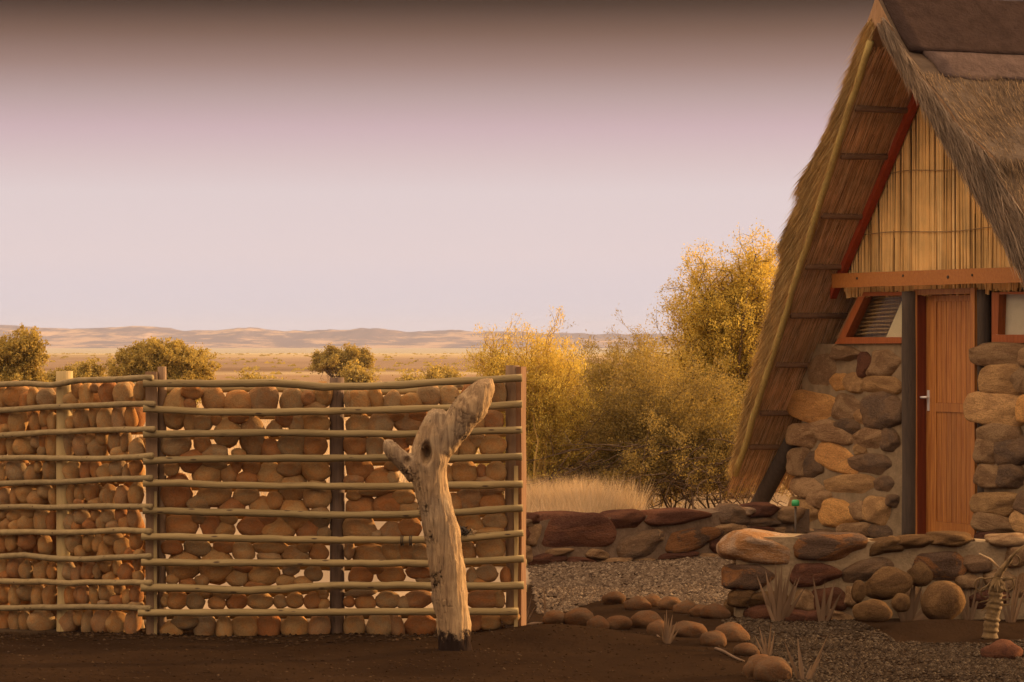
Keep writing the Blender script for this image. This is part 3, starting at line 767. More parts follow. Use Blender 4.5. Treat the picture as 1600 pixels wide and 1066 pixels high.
def f_und(i):
    s = R.uniform(.04, .99); z = ZR - HM * UE * s; v = vfront(z) + R.uniform(0, 1.0)
    b = hp(-UE * s, v, z) - nmL * R.uniform(.002, .016)
    d = (dnL + HR * R.gauss(0, .04) + nmL * R.gauss(0, .025)).normalized() * R.uniform(.25, .7)
    return b, d, HR * R.uniform(.0022, .005)
blades(22000, f_und, M['thatch_under'], 'soffit_straw', slopeL)
def f_undR(i):
    s = R.uniform(.04, .99); z = ZR - HM * UE * s; v = vfront(z) + R.uniform(0, .9)
    b = hp(UE * s, v, z) - nmR * R.uniform(.002, .016)
    return b, (dnR + HR * R.gauss(0, .07)).normalized() * R.uniform(.15, .45), HR * R.uniform(.0022, .005)
blades(3000, f_undR, M['thatch_under'], 'soffit_straw', slopeR)
mb = MB(); P_ = []; rr = []
for t in np.linspace(.03, 1.03, 30):                 # tied roll of straw along the verge
    z = ZR - HM * UE * t; P_.append(hp(-UE * t, vfront(z) - .012, z) - nmL * .004 + rv(.003)); rr.append(.030 * (1 + .12 * mnoise.noise((t * 14, 2, 2))))
mb.tube(P_, rr, 9); mb.build('verge_roll', M['verge_roll'], slopeL, True)
# battens across the underside
for zb_ in (3.57, 3.20, 2.72, 2.30, 1.885, 1.46, 1.03, .72):
    for side, sl in ((-1, slopeL), (1, slopeR)):
        u = side * (ZR - zb_) / HM; nm = nmL if side < 0 else nmR
        mb = MB(); vf = vfront(zb_) + .03
        mb.tube([hp(u, vf + (HB - vf) * t, zb_) - nm * .026 + rv(.004) for t in np.linspace(0, 1, 14)], .027, 8)
        o = mb.build('batten', M['batten'], sl, True)
# ridge capping of cement
def cap(s0, s1, name, mat, off, front, rag=0.0):
    mb = MB(); ns, nv = 8, 40
    for layer in (off, off - .045):
        for side in (-1, 1):
            for i in range(ns + 1):
                for j in range(nv + 1):
                    s = s0 + (s1 - s0) * i / ns
                    v = vfront(ZR) + front(s) + (HB + .2 - vfront(ZR) - front(s)) * j / nv
                    if i == ns and rag: s += rag * mnoise.noise((v * 3.0, side, 2)) + rag * .5 * mnoise.noise((v * 9.0, side, 5))
                    uo, zo = roof_out(s, side)
                    e = layer + .014 * mnoise.noise((v * 3, s * 9, side))
                    k = min(1.0, s / .05)
                    mb.v.append(hp(side * (uo + e * NS * k), v, zo + e * (NC * k + (1 - k))))
    st = (ns + 1) * (nv + 1)
    for L in range(2):
        for sd_ in range(2):
            b0 = (L * 2 + sd_) * st
            for i in range(ns):
                for j in range(nv):
                    q_ = (b0 + i * (nv + 1) + j, b0 + (i + 1) * (nv + 1) + j, b0 + (i + 1) * (nv + 1) + j + 1, b0 + i * (nv + 1) + j + 1)
                    mb.f.append(q_ if (sd_ == 1) != (L == 1) else q_[::-1])
    for sd_ in range(2):
        a, b = sd_ * st, (2 + sd_) * st
        for i in range(ns):
            q_ = (a + i * (nv + 1), b + i * (nv + 1), b + (i + 1) * (nv + 1), a + (i + 1) * (nv + 1)); mb.f.append(q_ if sd_ else q_[::-1])
        for j in range(nv):
            e0 = ns * (nv + 1) + j
            q_ = (a + e0, b + e0, b + e0 + 1, a + e0 + 1); mb.f.append(q_ if sd_ else q_[::-1])
    return mb.build(name, mat, hut, True)
cap(0.0, .09, 'ridge_cap', M['cap'], .022, lambda s: .03 + .5 * s)
cap(.06, .155, 'cap_skirt', M['cap_pale'], .014, lambda s: .10 + 1.1 * s, .034)

# gable of upright reeds
mb = MB(); u = -1.62
while u < 1.62:
    r_ = R.uniform(.0075, .0125); top = ZR - HM * abs(u) - .03
    if top > 2.1:
        jx = R.gauss(0, .016)
        mb.tube([hp(u, R.uniform(-.004, .012), 2.045 + R.uniform(-.03, .028)), hp(u + jx * .5, .004, (2.1 + top) / 2), hp(u + jx, R.uniform(-.002, .008), top)], [r_, r_ * .95, r_ * .8], 6, False)
    u += r_ * (1.75 if R.random() < .86 else 2.6)
o = mb.build('reed_gable', M['reed'], hut, True); o['kind'] = 'stuff'
mb = MB(); mb.prism([(-1.6, 2.1), (1.6, 2.1), (.02, ZR - .05), (-.02, ZR - .05)], lambda u, z: hp(u, .03, z), lambda u, z: hp(u, .07, z))
mb.build('gable_backing', M['thatch_core'], hut)
for zt in (2.55, 3.05):                              # stitching lines across the reeds
    w_ = (ZR - zt) / HM - .06
    mb = MB(); mb.tube([hp(-w_ + 2 * w_ * t, -.016, zt + .012 * math.sin(9 * t)) for t in np.linspace(0, 1, 24)], .0035, 5)
    mb.build('stitch_wire', M['lath'], hut, True)
# raking rafters, red-stained
for side in (-1, 1):
    mb = MB()
    a, b = .02, 1.72
    mb.prism([(side * a, ZR - HM * a - .012), (side * b, ZR - HM * b - .012), (side * b, ZR - HM * b - .112), (side * a, ZR - HM * a - .112)], lambda u, z: hp(u, -.085, z), lambda u, z: hp(u, -.022, z))
    mb.build('rafter', M['red_wood'], hut)
# tie beam
uL, zt = huz(1306, 427, -.1); uR = 1.72
me_b = MB(); n_ = 30
for i in range(n_ + 1):
    u = uL + (uR - uL) * i / n_
    for (v, z) in ((-.14, 2.105), (-.14, 2.226), (-.09, 2.226), (-.09, 2.105)):
        me_b.v.append(hp(u, v + .002 * mnoise.noise((u * 5, z, 1)), z + .003 * mnoise.noise((u * 3, v, 4))))
for i in range(n_):
    for j in range(4):
        q_ = i * 4; me_b.f.append((q_ + j, q_ + (j + 1) % 4, q_ + 4 + (j + 1) % 4, q_ + 4 + j))
me_b.f += [(3, 2, 1, 0), tuple(n_ * 4 + j for j in range(4))]
beam = me_b.build('tie_beam', M['varnish_x'], hut)
for (x, y) in ((1339, 435), (1411, 431), (1481, 433), (1519, 430)):
    u, z = huz(x, y, -.142); mb = MB()
    mb.tube([hp(u, -.139, z), hp(u, -.146, z)], .011 if x != 1481 else .014, 10)
    mb.build('bolt', M['creosote'], beam, True)

def on_gable(poly, v0, v1, name, mat, parent=hut):
    """board whose outline is given in pixels on the gable plane"""
    pts = [huz(x, y, v0) for x, y in poly]
    mb = MB(); mb.prism(pts, lambda u, z: hp(u, v0, z), lambda u, z: hp(u, v1, z))
    return mb.build(name, mat, parent)
def uv_box(u0, u1, z0, z1, v0, v1, name, mat, parent=hut):
    mb = MB(); mb.prism([(u0, z0), (u1, z0), (u1, z1), (u0, z1)], lambda u, z: hp(u, v0, z), lambda u, z: hp(u, v1, z))
    return mb.build(name, mat, parent)
# dark poles beside the door
def gpole(x0, x1, v, z1, name='door_post'):
    ua = huz(x0, 600, v)[0]; ub = huz(x1, 600, v)[0]; c_ = (ua + ub) / 2; rr = (ub - ua) / 2 * .82
    mb = MB(); mb.tube([hp(c_ + .006 * math.sin(3 * t), v, -.05 + (z1 + .05) * t) for t in np.linspace(0, 1, 14)], [rr * (1 + .06 * mnoise.noise((t * 5, c_, 0))) for t in np.linspace(0, 1, 14)], 14)
    return mb.build(name, M['creosote'], hut, True)
gpole(1414, 1434, -.02, 2.06); gpole(1530, 1545, .02, 2.06)
# door frame and door
uj0, uj1 = huz(1432, 600, 0)[0], huz(1437.5, 600, 0)[0]
ujr = huz(1531, 600, .06)[0]
uv_box(uj0, uj1, 0, 2.075, -.03, .17, 'door_jamb', M['varnish'])
uv_box(ujr, ujr + .06, 0, 2.075, -.03, .17, 'door_jamb', M['varnish'])
uv_box(uj1 + .002, ujr - .002, 2.03, 2.074, -.028, .168, 'door_head', M['varnish'])
uv_box(uj0, ujr + .06, -.02, .03, -.05, .2, 'door_step', M['mortar'])
DV = .058
door = uv_box(uj1 + .008, ujr - .006, .035, 2.025, DV + .022, DV + .05, 'door', M['red_wood'])
du0, du1 = uj1 + .008, ujr - .006
st_ = huz(1463, 600, DV)[0]
zm0, zm1 = huz(1480, 644, DV)[1], huz(1480, 630, DV)[1]
uv_box(du0, st_, .035, 2.025, DV - .002, DV + .0215, 'stile', M['varnish'], door)
uv_box(du1 - .055, du1, .035, 2.025, DV - .002, DV + .0215, 'stile', M['varnish'], door)
uv_box(st_ + .001, du1 - .056, 1.975, 2.024, DV - .001, DV + .0215, 'door_rail', M['varnish'], door)
uv_box(st_ + .001, du1 - .056, zm0, zm1, DV - .004, DV + .0215, 'door_rail', M['varnish'], door)
uv_box(st_ + .001, du1 - .056, .036, .17, DV - .001, DV + .0215, 'door_rail', M['varnish'], door)
nb = 8; w_ = (du1 - .056 - st_ - .002) / nb
for k in range(nb):
    a = st_ + .001 + k * w_
    for z0, z1 in ((zm1 + .002, 1.973), (.172, zm0 - .002)):
        uv_box(a + .003, a + w_ - .003, z0, z1, DV + .006, DV + .0212, 'board', M['varnish'], door)
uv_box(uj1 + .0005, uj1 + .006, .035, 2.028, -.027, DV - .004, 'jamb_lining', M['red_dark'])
hu, hz_ = huz(1451.5, 626, DV)
uv_box(hu - .017, hu + .017, hz_ - .085, hz_ + .085, DV - .008, DV - .0025, 'handle_plate', M['steel'], door)
mb = MB(); mb.tube([hp(hu, DV - .006, hz_ + .027), hp(hu, DV - .05, hz_ + .027), hp(hu - .012, DV - .055, hz_ + .027)], .010, 8)
mb.tube([hp(hu - .075, DV - .055, hz_ + .026), hp(hu + .055, DV - .055, hz_ + .028)], .009, 8)
mb.build('handle', M['steel'], door, True)
# windows either side of the door
win1 = on_gable([(1311, 527), (1417, 527), (1417, 536.5), (1304, 537.5)], -.02, .06, 'window', M['window_wood'])
win1['label'] = 'slant-sided window with reed blind and pale curtain'
on_gable([(1349, 456.5), (1417, 456.5), (1417, 461.5), (1346, 463)], -.02, .06, 'frame', M['window_wood'], win1)
on_gable([(1341, 463.5), (1351, 463.2), (1321, 526.8), (1311, 526.8)], -.02, .06, 'frame', M['window_wood'], win1)
on_gable([(1350, 462), (1417, 461.8), (1417, 526.8), (1321, 526.8)], .02, .026, 'pane', M['glass'], win1)
on_gable([(1416, 460), (1417, 528), (1384, 528), (1413.5, 460)], .055, .062, 'curtain', M['cream'], win1)
mb = MB(); y = 466.0
while y < 526:
    x0 = 1346 - (y - 466) * .44; x1 = 1412 - (y - 462) * .43
    P_ = []
    for t in np.linspace(0, 1, 9):
        u, z = huz(x0 + (x1 - x0) * t, y + 1.2 * math.sin(4 * t + y) - 2.5 * t, .10)
        P_.append(hp(u, .10 + .006 * math.sin(7 * t + y), z))
    mb.tube(P_, R.uniform(.007, .0105), 6)
    y += R.uniform(5.6, 7.4)
o = mb.build('reed_blind', M['lath'], win1, True); o['kind'] = 'stuff'
on_gable([(1340, 462), (1419, 462), (1419, 529), (1306, 529)], .125, .14, 'blind_backing', M['thatch_core'], win1)
win2 = on_gable([(1549.5, 523), (1640, 523), (1640, 536), (1549.5, 536)], -.02, .06, 'window', M['window_wood'])
win2['label'] = 'window filled with plain cream'
on_gable([(1549.5, 457), (1561, 457), (1559, 522.8), (1549.5, 522.8)], -.02, .06, 'frame', M['window_wood'], win2)
on_gable([(1561.5, 456), (1640, 456), (1640, 460), (1561.5, 460)], -.02, .06, 'frame', M['window_wood'], win2)
on_gable([(1560, 460.2), (1640, 460.2), (1640, 522.8), (1559.5, 522.8)], .02, .026, 'pane', M['glass'], win2)
on_gable([(1558, 458), (1640, 458), (1640, 524), (1556, 524)], .05, .057, 'curtain', M['cream_grey'], win2)

# stone walls of the gable
def wall_poly(poly, v0, v1, mat=M['mortar']):
    mb = MB(); mb.prism(poly, lambda u, z: hp(u, v0, z), lambda u, z: hp(u, v1, z))
    return mb.build('stone_wall', mat, hut)
ulw = huz(1414, 700, .03)[0]
wallL = wall_poly([(-2.36, -.05), (ulw, -.05), (ulw, 1.625), (-2.09, 1.625), (-2.36, 1.30)], .008, .34)
WL = [(1291,581,38,52,'brown'),(1329,552,44,22,'brown'),(1359,570,22,38,'rust'),(1388,568,46,38,'brown'),(1320,592,32,34,'ochre'),(1342,597,26,30,'tan'),(1383,600,58,26,'tan'),(1278,635,70,44,'ochre'),(1330,634,44,42,'brown'),(1385,640,54,48,'dark'),(1262,680,43,34,'brown'),(1310,672,64,34,'brown'),(1331,668,34,30,'dark'),(1366,684,42,34,'brown'),(1399,687,26,34,'dark'),(1352,652,18,26,'tan'),
(1257,720,30,40,'brown'),(1276,724,30,34,'dark'),(1314,711,62,42,'ochre'),(1366,723,56,30,'dark'),(1351,702,18,18,'tan'),(1336,755,72,32,'tan'),(1388,757,28,28,'dark'),(1268,760,44,30,'brown'),(1288,780,32,26,'brown'),(1262,796,48,34,'tan'),(1317,800,56,42,'ochre'),(1351,796,30,30,'brown'),(1378,797,36,40,'tan'),(1345,830,50,30,'brown'),(1385,830,32,24,'dark'),(1285,831,66,18,'dark'),(1403,782,16,18,'dark'),(1262,840,40,30,'brown'),(1310,850,46,30,'brown'),(1360,856,46,28,'brown'),(1403,850,22,30,'tan'),(1400,610,18,14,'brown')]
def wall_stones(lst, parent, v, px_plane):
    for x, y, w, h, m in lst:
        ua, z = huz(x - w / 2, y, v); ub, _ = huz(x + w / 2, y, v)
        s = (HO.y + HT.y * ua) / F
        rot = Matrix((HT, HR, Vector((0, 0, 1)))).transposed().to_euler()
        rot.rotate_axis('Y', R.uniform(-.07, .07) if m != 'ochre' else R.uniform(-.12, .12))
        stone('stone', BLOCK[R.randrange(10)], M[m], hp((ua + ub) / 2, v + R.uniform(.0, .02), z), ((ub - ua) / 2 * 1.18, R.uniform(.078, .112), h / 2 * s * 1.18), rot, parent)
wall_stones(WL, wallL, .05, 0)
uR0 = huz(1534, 700, -.10)[0]
wallR = wall_poly([(uR0 + .02, -.05), (2.36, -.05), (2.36, 1.30), (2.09, 1.62), (uR0 + .02, 1.62)], -.09, .30)
WR = [(1566,555,80,34,'brown'),(1571,594,62,44,'tan'),(1561,640,82,48,'tan'),(1566,682,58,46,'brown'),(1547,703,40,38,'brown'),(1588,702,52,38,'dark'),(1549,742,34,34,'brown'),(1584,742,42,36,'dark'),(1558,785,62,32,'tan'),(1557,815,62,30,'brown'),(1570,839,70,20,'rust'),(1612,590,40,44,'brown'),(1622,640,40,44,'ochre'),(1612,785,40,32,'dark'),(1608,815,36,32,'tan'),(1570,862,66,24,'brown'),(1640,700,50,40,'tan'),(1635,750,50,40,'brown'),(1650,600,40,44,'tan'),(1672,645,56,44,'brown'),(1690,700,46,44,'ochre'),(1684,748,48,40,'brown'),(1655,790,50,36,'tan'),(1700,795,44,40,'dark'),(1650,830,56,34,'brown'),(1702,838,44,36,'tan'),(1630,556,50,30,'brown'),(1640,865,60,28,'rust'),(1700,872,48,28,'brown')]
wall_stones(WR, wallR, -.08, 0)
# side walls under the eaves, back wall, foot of the roof pole
for sd_ in (-1, 1):
    mb = MB(); mb.prism([(sd_ * 2.05, -.05), (sd_ * 2.33, -.05), (sd_ * 2.33, 1.33), (sd_ * 2.05, 1.62)], lambda u, z: hp(u, .345, z), lambda u, z: hp(u, HB - .3, z)); mb.build('side_wall', M['mortar'], hut)
mb = MB(); mb.prism([(-2.36, -.05), (2.36, -.05), (2.36, 1.30), (.02, ZR - .05), (-.02, ZR - .05), (-2.36, 1.30)], lambda u, z: hp(u, HB - .295, z), lambda u, z: hp(u, HB - .1, z)); mb.build('back_wall', M['cream_grey'], hut)
for sd_ in (-1, 1):
    ua, za = huz(1245, 676, .1); ub, zb2 = huz(1184, 792, .1)
    k = (zb2 + .1) / (za - zb2)
    mb = MB(); mb.tube([hp(sd_ * abs(ua - .0) * 1.0, .1, za), hp(sd_ * abs(ub), .1, zb2), hp(sd_ * (abs(ub) + abs(ub - ua) * k), .1, -.1)], [.075, .08, .085], 12)
    mb.build('roof_pole', M['creosote'], hut, True)

# ------------------------------------------------------------------ low stone walls
def vplane(A, B):
    A = Vector((A[0], A[1], 0)); B = Vector((B[0], B[1], 0)); t = (B - A).normalized(); n_ = Vector((t.y, -t.x, 0))   # n_ towards the camera
    def hit(px, py):
        d = ray(px, py); k = (A - Vector((0, 0, EYE))).dot(n_) / d.dot(n_); p = Vector((0, 0, EYE)) + d * k
        return (p - A).dot(t), p.z, k
    def place(a, off, z): return A + t * a + n_ * off + Vector((0, 0, z))
    return hit, place, t, n_
def low_wall(name, label, A, B, top_px, lst, dep, mort, base_drop=.06, floor_z=-.05):
    hit, place, t, n_ = vplane(A, B)
    w = thing(name, label, 'wall', tuple((Vector((A[0], A[1], 0)) + Vector((B[0], B[1], 0))) / 2))
    mb = MB(); tops = [hit(x, y)[:2] for x, y in top_px]; k = len(tops)
    for off in (.02, -dep):
        for a, z in tops: mb.v.append(place(a, off, floor_z))
        for a, z in tops: mb.v.append(place(a, off, z - .012))
    n2 = 2 * k
    for i in range(k - 1):
        mb.f += [(i, i + 1, k + i + 1, k + i), (n2 + i + 1, n2 + i, n2 + k + i, n2 + k + i + 1), (k + i, k + i + 1, n2 + k + i + 1, n2 + k + i)]
    mb.f += [(0, k, n2 + k, n2), (k - 1, n2 + k - 1, n2 + 2 * k - 1, 2 * k - 1)]
    core = mb.build('mortar', mort, w)
    for row in lst:
        x, y, w_, h_, m = row[:5]; ang = row[5] if len(row) > 5 else R.uniform(-.06, .06)
        a0, z, D = hit(x - w_ / 2, y); a1, _, _ = hit(x + w_ / 2, y)
        rot = Matrix((t, -n_, Vector((0, 0, 1)))).transposed().to_euler(); rot.rotate_axis('Y', ang)
        hy_ = row[6] if len(row) > 6 else .11
        stone('stone', BLOCK[R.randrange(10)], M[m], place((a0 + a1) / 2, -.05 - (hy_ - .11), z), ((a1 - a0) / 2 * 1.10, hy_ * 1.05, h_ / 2 * D / F * 1.13), rot, w)
    return w
A0 = at(808, 885, 23.35); B0 = at(1262, 850, 25.5)
low_wall('low_stone_wall', 'low wall of large dark red stones behind the gravel, running to the hut corner', (A0.x, A0.y), (B0.x, B0.y),
 [(808, 812), (842, 812), (860, 808), (905, 806), (955, 806), (1000, 803), (1050, 801), (1100, 801), (1125, 796), (1170, 794), (1215, 791), (1262, 793)],
 [(811,838,26,34,'rust'),(812,868,28,28,'brown'),(815,820,22,16,'dark'),(828,811,18,18,'rust'),(829,836,24,32,'brown'),(898,833,112,54,'rust',.05),(978,815,50,30,'rust'),(853,879,56,26,'rust'),(903,881,56,20,'rust'),(930,866,34,16,'brown'),(997,854,68,38,'dark',-.12),(1053,811,102,24,'rust'),(1079,846,90,36,'two_tone',-.12),(1145,806,46,30,'dark'),(1138,831,48,26,'brown'),(1190,799,50,20,'rust'),(1234,806,40,24,'brown'),(1190,817,46,16,'dark'),(1184,831,42,16,'rust'),(1056,874,58,18,'rust'),(1108,876,54,18,'brown'),(1025,836,18,18,'brown'),(960,882,50,18,'brown'),(1010,882,44,16,'brown'),(1150,862,50,28,'brown'),(1210,838,50,26,'brown'),(1120,853,26,24,'rust'),(1165,800,16,14,'pale'),(870,864,40,12,'brown'),(1235,832,40,22,'dark')], .34, M['mortar_dark'])
A1 = at(1134, 962, 19.0); B1 = at(1690, 962, 19.0)
low_wall('low_stone_wall', 'knee-high mortared stone wall with pale capping stones in front of the door', (A1.x, A1.y), (B1.x, B1.y),
 [(1150, 850), (1165, 844), (1195, 836), (1240, 836), (1300, 838), (1350, 842), (1400, 846), (1450, 846), (1510, 842), (1560, 846), (1620, 850), (1690, 850)],
 [(1183,856,112,44,'pale',.10,.17),(1296,857,110,42,'two_tone',.02,.17),(1381,856,60,24,'dimmed_tan',-.17,.15),(1428,850,58,22,'dimmed_tan',-.08,.15),(1487,844,66,20,'dimmed_tan',.03,.15),(1172,902,76,38,'two_tone',-.02),(1272,898,82,36,'rust'),(1355,893,76,38,'dark',-.16),(1463,886,88,46,'two_tone'),(1528,879,48,30,'dark',-.1),(1509,906,38,28,'brown'),(1197,938,66,28,'dimmed_tan'),(1160,935,40,26,'dimmed_tan'),(1290,938,62,38,'rust'),(1258,936,34,36,'brown'),(1590,870,44,34,'brown'),(1572,845,60,18,'brown'),(1560,905,50,34,'brown'),(1330,932,30,30,'brown'),(1420,930,40,40,'brown'),(1545,938,60,34,'rust'),(1610,915,56,40,'brown'),(1640,860,56,36,'dimmed_tan'),(1230,960,60,26,'rust'),(1300,962,60,24,'brown')], .36, M['mortar'])

# ------------------------------------------------------------------ border stones and boulders
ORD = ['first', 'second', 'third', 'fourth', 'fifth', 'sixth', 'seventh', 'eighth', 'ninth', 'tenth', 'eleventh', 'twelfth', 'thirteenth', 'fourteenth', 'fifteenth', 'sixteenth']
def ground_stone(x, y, w, h, name, label, cat, group, mat, me=None, bury=.5, rot=0, asp=.9):
    """stone lying on the ground; y is its middle in the picture"""
    D = EYE * F / (y + h * .42 - 533); s = D / F
    p = at(x, y, D)
    hw, hh = w / 2 * s * 1.32, h / 2 * s * 1.18
    p.z = float(ground_z(p.x, p.y)) + hh * (1 - bury)
    o = stone(name, me or ROUND[R.randrange(9)], mat, p, (hw, hw * asp, hh), (R.uniform(-.08, .08), rot + R.uniform(-.08, .08), R.uniform(-.5, .5) if asp > .8 else 0))
    return tag(o, label, cat, group)
front = [(867,965,32,24),(906,963,38,30),(934,974,28,24),(965,972,36,24),(1011,967,40,30),(1027,983,28,28),(1075,981,46,28),(1115,995,34,26),(1143,987,42,32),(1167,1014,32,22),(1171,1046,18,26),(1188,1040,40,38),(1207,1046,46,42)]
tone = ['reddish brown', 'rounded tan', 'small brown', 'dark-ended', 'broad brown', 'short squat', 'long low', 'half-buried', 'hump-backed', 'small half-sunk', 'narrow upright', 'big round', 'biggest rounded']
for k, (x, y, w, h) in enumerate(front):
    ground_stone(x, y, w, h, 'border_stone', f'{tone[k]} border stone, {ORD[k]} from the fence end along the sand edge', 'stone', 'border stones edging the gravel', M['border_stone'])
back = [(960,939,30,20),(996,945,32,22),(1019,943,28,20),(1046,946,28,22),(1073,953,32,22),(1095,959,28,20),(1117,959,38,24)]
for k, (x, y, w, h) in enumerate(back):
    ground_stone(x, y, w, h, 'border_stone', f'dusty border stone, {ORD[k]} from the fence in the row against the gravel', 'stone', 'border stones edging the gravel', M['border_stone'])
BOULD = [(1153,948,42,32,'dimmed_tan','rounded brown boulder at the end of the knee-high wall, beside the gravel',0),(1188,957,42,26,'rust','reddish boulder at the wall foot beside the end boulder',0),(1240,962,40,20,'rust','flat red-brown stone at the wall foot left of the mossy patch',0),(1274,962,38,20,'rust','small dark red stone at the wall foot between two dry aloes',0),
 (1387,912,78,50,'dimmed_tan','broad tan boulder lying highest in the pile against the wall',-.25),(1342,924,24,36,'dimmed_tan','narrow upright boulder at the near end of the pile against the wall',0),(1437,898,40,38,'dimmed_tan','small round pale boulder perched on top of the pile',0),(1474,940,70,66,'dimmed_tan','largest round tan boulder in the pile by the wall',0),(1363,955,64,36,'dimmed_tan','low rounded grey-brown boulder at the front of the pile',0),(1407,942,30,30,'dimmed_tan','small brown boulder wedged under the broad tan one',0),
 (1566,1011,48,30,'rust','smooth reddish boulder at the foot of the withered curly plant',0),(1440,988,90,14,'rust','flat reddish slab sunk in the gravel in front of the pile',0)]
for x, y, w, h, m, lb, rt in BOULD:
    if w == 90: continue
    D = 18.55 if y < 970 and x > 1320 else None
    if D:
        s = D / F; p = at(x, y, D); p.y = {912: 18.72, 924: 18.6, 898: 18.75, 940: 18.5, 955: 18.2, 942: 18.45}.get(y, 18.5)
        s = p.y / F; q_ = at(x, y, p.y)
        o = stone('boulder', ROUND[R.randrange(9)], M[m], q_, (w / 2 * s, .42 * min(w, h) * s, h / 2 * s), (0, rt, 0))
        tag(o, lb, 'boulder', 'boulders piled against the wall')
        # a rest under those that lie on others is given by the pile itself
    else:
        ground_stone(x, y, w, h, 'boulder', lb, 'boulder', 'boulders piled against the wall', M[m])

# ------------------------------------------------------------------ gravel
def in_poly(px, py, poly):
    n_ = len(poly); ins = np.zeros(len(px), bool); j = n_ - 1
    for i in range(n_):
        xi, yi = poly[i]; xj, yj = poly[j]
        c_ = ((yi > py) != (yj > py)) & (px < (xj - xi) * (py - yi) / (yj - yi + 1e-9) + xi); ins ^= c_; j = i
    return ins
octa = np.array([(1, 0, 0), (-1, 0, 0), (0, 1, 0), (0, -1, 0), (0, 0, 1), (0, 0, -1)], float)
of = np.array([(0, 2, 4), (2, 1, 4), (1, 3, 4), (3, 0, 4), (2, 0, 5), (1, 2, 5), (3, 1, 5), (0, 3, 5)])
def pebbles(name, label, polys, n_, size, mat='gravel'):
    P_ = []
    for poly in polys:
        g_ = np.array([tuple(gnd(x, y).xy) for x, y in poly])
        lo, hi = g_.min(0), g_.max(0)
        area = n_
        q_ = NR.uniform(lo, hi, (int(area), 2)); P_.append(q_[in_poly(q_[:, 0], q_[:, 1], g_)])
    P_ = np.concatenate(P_); k = len(P_)
    z = ground_z(P_[:, 0], P_[:, 1])
    s = NR.uniform(.5, 1.2, k) * size
    V = octa[None] * s[:, None, None] * NR.uniform(.6, 1.25, (k, 6, 3)) * np.array([1.2, 1.2, .75])
    a = NR.uniform(0, 6.28, k); ca, sa = np.cos(a)[:, None], np.sin(a)[:, None]
    V = np.stack([V[..., 0] * ca - V[..., 1] * sa, V[..., 0] * sa + V[..., 1] * ca, V[..., 2]], -1)
    V += np.stack([P_[:, 0], P_[:, 1], z + s * .2], -1)[:, None, :]
    me = bpy.data.meshes.new(name)
    me.from_pydata(V.reshape(-1, 3).tolist(), [], (of[None] + 6 * np.arange(k)[:, None, None]).reshape(-1, 3).tolist())
    return tag(add(name, me, M[mat]), label, None, None, 'stuff')
pebbles('gravel', 'grey gravel spread between the low walls and the border stones',
        [[(826, 886), (1000, 877), (1180, 866), (1142, 948), (1060, 945), (960, 936), (900, 952), (842, 958)]], 17000, .016)
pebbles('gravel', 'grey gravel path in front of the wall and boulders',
        [[(1128, 972), (1200, 966), (1330, 970), (1400, 998), (1540, 1005), (1700, 1000), (1700, 1100), (1230, 1100), (1200, 1028), (1160, 998)]], 26000, .0115, 'dimmed_gravel')

for nm_, stops_ in (('soil_crumb', [(0, (.022, .0125, .007)), (.5, (.036, .021, .0115)), (.9, (.05, .03, .017)), (1, (.08, .052, .03))]),):
    q = NT(nm_, .95); q.col(q.ramp(q.island(), stops_)); M[nm_] = q.m
pebbles('soil_crumbs', 'small clods and grit scattered over the sandy yard', [[(-120, 985), (200, 990), (700, 990), (850, 978), (1000, 985), (1150, 1010), (1230, 1066), (1240, 1110), (-120, 1110)]], 3000, .008, 'soil_crumb')
pebbles('soil_crumbs', 'clods and pebbles gathered along the foot of the stone fence', [[(-100, 984), (230, 989), (680, 992), (840, 972), (850, 980), (690, 1004), (230, 1003), (-100, 996)]], 1700, .014, 'soil_crumb')
# ------------------------------------------------------------------ dry plants
def blade_leaf(mb, base, tip, w, bend=.1, side=None):
    base, tip = Vector(base), Vector(tip); d = tip - base
    sd_ = side or d.cross(Vector((0, 1, 0))).normalized()
    nrm = d.cross(sd_).normalized(); n0 = len(mb.v); K = 7
    for i in range(K):
        t = i / (K - 1); c_ = base + d * t + nrm * bend * d.length * math.sin(math.pi * t * .5) * t
        ww = w * (1 - t ** 1.6) * (.75 + .5 * t if t < .3 else 1) + .0006
        mb.v += [c_ - sd_ * ww, c_ + nrm * ww * .45, c_ + sd_ * ww]
    for i in range(K - 1):
        for j in range(2):
            q_ = n0 + i * 3 + j; mb.f.append((q_, q_ + 1, q_ + 4, q_ + 3))
def aloe(x, y, leaves, label, w=.014, name='dry_aloe', cat='plant', D=None, mat='dry_leaf', group='dead spiky plants by the path'):
    b = gnd(x, y) if D is None else at(x, 0, D); b.z = float(ground_z(b.x, b.y))
    t = thing(name, label, cat, tuple(b), group)
    sc_ = b.y / F
    for (dx, h, *o_) in leaves:
        mb = MB(); ox = o_[0] if o_ else dx * .25
        base = b + Vector((ox * sc_ * .6, R.uniform(-.03, .03), -.02))
        tip = b + Vector((dx * sc_, R.uniform(-.07, .05), h * sc_))
        blade_leaf(mb, base, tip, w * R.uniform(.8, 1.2), R.uniform(-.12, .12))
        mb.build('leaf', M[mat], t, True)
    return t
aloe(1215, 972, [(-32, 72), (-22, 50), (-12, 70), (-4, 95), (2, 80), (6, 92), (13, 70), (20, 88), (28, 72), (36, 70), (42, 55), (-18, 82), (10, 60)], 'dense tuft of dead spiky leaves nearest the end of the knee-high wall')
aloe(1284, 972, [(-14, 72), (-6, 40), (4, 66), (12, 44), (22, 66), (30, 50)], 'thin dead spiky plant before the brown stones, second from the wall end')
aloe(1418, 972, [(-34, 72), (-16, 68), (-26, 52), (2, 30), (12, 72), (22, 60), (38, 38), (44, 22), (6, 58), (-8, 40), (50, 12)], 'thick-leaved dead aloe in the middle of the boulder pile', .02)
